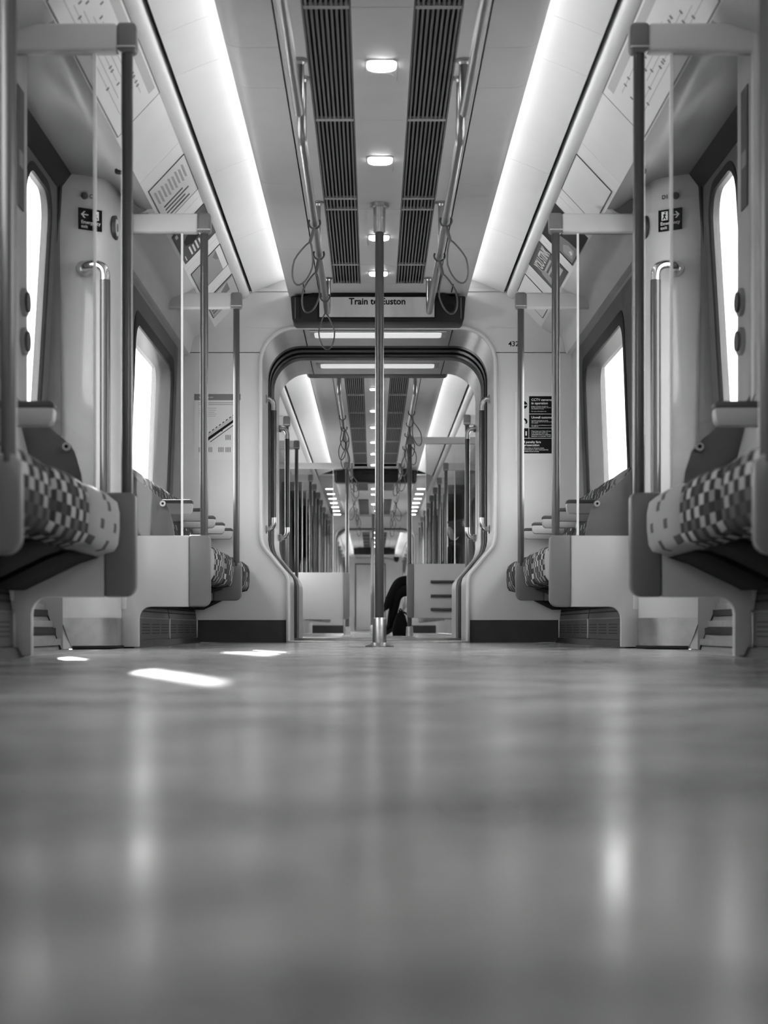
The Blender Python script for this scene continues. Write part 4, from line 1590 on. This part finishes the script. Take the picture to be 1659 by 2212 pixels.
for k, s_ in enumerate(('if you fail to show on demand a ticket,', 'validated smartcard or other travel authority', 'for the whole of your journey')):
    ntext(s_, 0.872, 1.193 - 0.0103 * k, 0.0095, 0.0001)

t = thing('carriage_number', (0.86, yw, 1.82), 'small black carriage number beginning 432 on the white end wall', 'number')
text('digits', '432 2', 0.043, 'print_black', t, (0.80, yw - 0.001, 1.832), align='LEFT', bold=0.0006)


# ---- exit signs and letters on the far door pillars
def pil_frame(s, x, y, z):
    """orientation of the pillar face between (1.36,6.99) and (1.26,7.035)"""
    d = Vector((s * (1.20 - 1.26), 7.075 - 7.035, 0)).normalized()    # from door towards aisle
    right = d if s < 0 else -d
    up = Vector((0, 0, 1))
    n = right.cross(up)
    return Matrix((right, up, n)).transposed()


def lbox(m, M, u0, u1, v0, v1, h0, h1):
    vs = [M @ Vector(p) for p in ((u0, v0, h0), (u1, v0, h0), (u1, v1, h0), (u0, v1, h0), (u0, v0, h1), (u1, v0, h1), (u1, v1, h1), (u0, v1, h1))]
    m.add(vs, [(0, 3, 2, 1), (4, 5, 6, 7), (0, 1, 5, 4), (1, 2, 6, 5), (2, 3, 7, 6), (3, 0, 4, 7)])
    return m


def lpoly(m, M, pts, h0, h1):
    n = len(pts)
    vs = [M @ Vector((p[0], p[1], h0)) for p in pts] + [M @ Vector((p[0], p[1], h1)) for p in pts]
    m.add(vs, [tuple(range(n)), tuple(range(2 * n - 1, n - 1, -1))] + [(i, (i + 1) % n, n + (i + 1) % n, n + i) for i in range(n)])
    return m


for s in (-1, 1):
    base = Vector((s * 1.229, 7.051, 1.815))
    R = pil_frame(s, *base)
    base = base + R @ Vector((0, 0, 0.006))
    M = Matrix.Translation(base) @ R.to_4x4()
    t = thing('exit_sign', base - Vector((0, 0, 0.045)), 'black square sign reading Emergency exit with an arrow ' + SIDE[s], 'sign', 'emergency exit signs')
    MM = M
    lbox(MB(), MM, -0.053, 0.053, -0.045, 0.045, -0.004, 0.002).build('plate', 'print_black', t, smooth=False)
    ar = 1 if s > 0 else -1
    m = MB()
    ax = 0.026 * ar
    lbox(m, MM, ax - 0.016, ax + 0.016, 0.0155, 0.0205, 0.002, 0.003)
    hp = [(ax + ar * 0.018, 0.018), (ax + ar * 0.004, 0.032), (ax + ar * -0.003, 0.032), (ax + ar * 0.009, 0.018), (ax + ar * -0.003, 0.004), (ax + ar * 0.004, 0.004)]
    lpoly(m, MM, hp, 0.002, 0.0032)
    m.build('arrow', 'print_white', t, smooth=False)
    m = MB()
    bx = -0.024 * ar
    lbox(m, MM, bx - 0.014, bx + 0.014, 0.0, 0.037, 0.002, 0.003)
    m.build('doorway_symbol', 'print_white', t, smooth=False)
    m = MB()
    lpoly(m, MM, [(bx - 0.002 + ar * 0.002, 0.028), (bx + ar * 0.008, 0.022), (bx + ar * 0.006, 0.018), (bx + ar * 0.002, 0.02), (bx + ar * 0.004, 0.012), (bx + ar * 0.009, 0.004), (bx + ar * 0.006, 0.002), (bx, 0.010), (bx - ar * 0.006, 0.003), (bx - ar * 0.011, 0.004), (bx - ar * 0.004, 0.014), (bx - ar * 0.006, 0.024)], 0.003, 0.0036)
    m.tube([MM @ Vector((bx + ar * 0.003, 0.0315, 0.003)), MM @ Vector((bx + ar * 0.003, 0.0315, 0.0036))], 0.0035, 10)
    m.build('running_figure', 'print_black', t, smooth=False)
    text('lettering', 'Emergency', 0.020, 'print_white', t, MM @ Vector((-0.043, -0.014, 0.0026)), R, align='LEFT', bold=0.0002)
    text('lettering', 'exit', 0.020, 'print_white', t, MM @ Vector((-0.043, -0.032, 0.0026)), R, align='LEFT', bold=0.0002)
    # door letter and round symbol
    t = thing('door_letter', M @ Vector((0, 0.098, 0)), 'small door letter with a dark round symbol above the exit sign ' + SIDE[s], 'sign', 'door letters')
    text('lettering', 'C' if s < 0 else 'D1', 0.024, 'print_black', t, M @ Vector((0.003 if s < 0 else -0.022, 0.098, 0.002)), R, bold=0.0004)
    c = Vector((-0.026, 0.098, 0)) if s < 0 else Vector((0.026, 0.098, 0))
    MB().tube([M @ (c + Vector((0, 0, -0.004))), M @ (c + Vector((0, 0, 0.003)))], 0.015, 16).build('round_symbol', 'print_dark', t)
    # round call button / reader on the inner curve of the pillar
    t = thing('pillar_disc', (s * 1.148, 7.17, 1.78), 'round metal rimmed disc on the pillar edge beside the exit sign ' + SIDE[s], 'button', 'pillar discs')
    MB().tube([(s * 1.150, 7.19, 1.815), (s * 1.136, 7.19, 1.815)], 0.052, 24).build('rim', 'print_dark', t)
    MB().tube([(s * 1.137, 7.19, 1.815), (s * 1.133, 7.19, 1.815)], 0.036, 24).build('face', 'print_white', t)
    MB().tube([(s * 1.134, 7.19, 1.815), (s * 1.131, 7.19, 1.815)], 0.018, 20).build('centre', 'print_grey', t)
    # door buttons on the pillar beside the door
    for z, l in ((1.13, 'upper'), (1.005, 'lower')):
        t = thing('door_button', (s * 1.15, 5.33, z - 0.04), l + ' round door button on the pillar behind the large screen ' + SIDE[s], 'button', 'door buttons')
        MB().tube([(s * 1.152, 5.33, z), (s * 1.138, 5.33, z)], 0.045, 22).build('rim', 'button_rim', t)
        MB().tube([(s * 1.139, 5.33, z), (s * 1.130, 5.33, z)], 0.032, 22).build('push_face', 'button', t)
    t = thing('warning_sticker', (s * 1.15, 5.27, 1.42), 'tall dark sticker on the pillar behind the large screen ' + SIDE[s], 'sticker', 'pillar stickers')
    MB().box(s * 1.146, s * 1.1495, 5.24, 5.33, 1.42, 1.80).build('sheet', 'print_dark', t)
    MB().box(s * 1.145, s * 1.146, 5.255, 5.315, 1.55, 1.60).build('print_mark', 'print_mid', t)
    # black ceiling sensor above the doors
    t = thing('door_sensor', (s * 1.08, 6.6, 1.95), 'small black oval sensor in the soffit above the doors ' + SIDE[s], 'sensor', 'door sensors')
    MB().lathe((s * 1.055, 6.75), [(0.02, 1.93), (0.022, 1.936), (0.022, 1.945)], 16).build('lens', 'black', t)

# ---- small camera dome at the far end
t = thing('security_camera', (0.62, 46.5, 1.9), 'tiny dark camera dome near the furthest end wall', 'camera')
MB().lathe((0.62, 46.5), [(0.005, 1.93), (0.05, 1.95), (0.075, 2.0), (0.08, 2.099)], 16).build('dome', 'black', t)
MB().lathe((0.62, 46.5), [(0.095, 2.08), (0.095, 2.0995)], 16).build('mount', 'wall_white', t)

# ---- person seated in the next carriage, legs crossed into the aisle
def skin_body(name, verts, edges, radii, mat, parent, sub=2):
    o0 = WL[parent.name]
    me = bpy.data.meshes.new(name)
    me.from_pydata([(v[0] - o0.x, v[1] - o0.y, v[2] - o0.z) for v in verts], edges, [])
    o = bpy.data.objects.new(name, me)
    COL.objects.link(o)
    md = o.modifiers.new('skin', 'SKIN')
    md.use_smooth_shade = True
    for i, r in enumerate(radii):
        sv = me.skin_vertices[0].data[i]
        sv.radius = (r, r) if not isinstance(r, tuple) else r
        sv.use_root = (i == 0)
    sb = o.modifiers.new('sub', 'SUBSURF')
    sb.levels = sb.render_levels = sub
    ev = o.evaluated_get(bpy.context.evaluated_depsgraph_get())
    m2 = bpy.data.meshes.new_from_object(ev)
    bpy.data.objects.remove(o)
    for p in m2.polygons:
        p.use_smooth = True
    m2.materials.clear()
    m2.materials.append(MATS[mat])
    return link(name, m2, o0, parent)


PY = 19.4
person = thing('person', (0.85, PY, 0), 'person in black clothes seated with crossed legs beyond the gangway', 'person')
V = [(0.87, PY, 0.635),            # 0 pelvis
     (0.89, PY, 0.76), (0.91, PY, 0.92), (0.92, PY, 1.04), (0.93, PY, 1.10),   # 1-4 spine, neck
     (0.78, PY - 0.09, 0.585), (0.50, PY - 0.09, 0.56), (0.255, PY - 0.08, 0.50), (0.20, PY - 0.08, 0.28), (0.16, PY - 0.08, 0.075), (0.06, PY - 0.09, 0.04),   # planted leg 5-10
     (0.78, PY + 0.09, 0.60), (0.50, PY + 0.06, 0.63), (0.27, PY - 0.04, 0.635), (0.17, PY - 0.10, 0.44), (0.12, PY - 0.14, 0.33), (0.03, PY - 0.15, 0.30),    # crossed leg 11-16
     (0.94, PY - 0.19, 1.0), (0.90, PY - 0.25, 0.76), (0.66, PY - 0.16, 0.70),       # arm 17-19
     (0.94, PY + 0.19, 1.0), (0.90, PY + 0.25, 0.76), (0.66, PY + 0.14, 0.72)]
E = [(0, 1), (1, 2), (2, 3), (3, 4), (0, 5), (5, 6), (6, 7), (7, 8), (8, 9), (9, 10), (0, 11), (11, 12), (12, 13), (13, 14), (14, 15), (15, 16), (2, 17), (17, 18), (18, 19), (2, 20), (20, 21), (21, 22)]
Rr = [0.15, 0.14, 0.15, 0.09, 0.06, 0.10, 0.085, 0.068, 0.06, 0.045, 0.036, 0.10, 0.085, 0.068, 0.058, 0.044, 0.036, 0.065, 0.052, 0.042, 0.065, 0.052, 0.042]
skin_body('clothed_body', V, E, Rr, 'cloth_black', person)
hd = skin_body('head', [(0.92, PY, 1.19), (0.91, PY, 1.30), (0.93, PY, 1.10), (0.815, PY, 1.19)], [(0, 1), (0, 2), (0, 3)], [0.088, 0.08, 0.05, 0.016], 'skin', person)
skin_body('hair', [(0.945, PY, 1.25), (0.93, PY, 1.325), (0.985, PY, 1.18)], [(0, 1), (0, 2)], [0.095, 0.075, 0.06], 'hair', person)
for sg, hx in ((-1, (0.66, PY - 0.16, 0.70)), (1, (0.66, PY + 0.14, 0.72))):
    h = Vector(hx)
    vv = [h, h + Vector((-0.06, 0, 0.0))]
    ee = [(0, 1)]
    rr = [0.032, 0.036]
    for k in range(4):
        b0 = h + Vector((-0.085, (k - 1.5) * 0.02, 0.004))
        vv += [b0, b0 + Vector((-0.045, 0, -0.012)), b0 + Vector((-0.06 - 0.006 * (1.5 - abs(k - 1.5)), 0, -0.045))]
        n = len(vv)
        ee += [(1, n - 3), (n - 3, n - 2), (n - 2, n - 1)]
        rr += [0.011, 0.009, 0.008]
    vv += [h + Vector((-0.05, -sg * 0.045, -0.012)), h + Vector((-0.09, -sg * 0.055, -0.03))]
    n = len(vv)
    ee += [(1, n - 2), (n - 2, n - 1)]
    rr += [0.012, 0.009]
    skin_body('hand', [tuple(v) for v in vv], ee, rr, 'skin', person, 1)
for (a, b, c) in (((0.17, PY - 0.08, 0.045), (0.05, PY - 0.09, 0.034), (0.19, PY - 0.08, 0.09)), ((0.13, PY - 0.14, 0.315), (0.01, PY - 0.16, 0.29), (0.135, PY - 0.13, 0.36))):
    skin_body('shoe', [a, b, c], [(0, 1), (0, 2)], [0.045, 0.034, 0.045], 'leather_black', person)

bag = thing('backpack', (0.30, PY - 0.22, 0), 'black backpack standing on the floor between the seated person and the partition', 'bag')
prof = [(0.20, 0.002), (0.19, 0.05), (0.205, 0.14), (0.235, 0.23), (0.27, 0.285), (0.30, 0.29), (0.335, 0.23), (0.365, 0.12), (0.37, 0.04), (0.36, 0.002)]
loft('bag_body', prof, (PY - 0.36, PY - 0.22), 'cloth_black', bag, inset=0.03)
MB().tube(qbend((0.30, PY - 0.30, 0.28), (0.44, PY - 0.30, 0.24), (0.385, PY - 0.30, 0.02)), 0.011, 8).build('shoulder_strap', 'leather_black', bag)
MB().tube(qbend((0.265, PY - 0.29, 0.28), (0.285, PY - 0.29, 0.34), (0.305, PY - 0.29, 0.28)), 0.008, 8).build('top_handle', 'leather_black', bag)
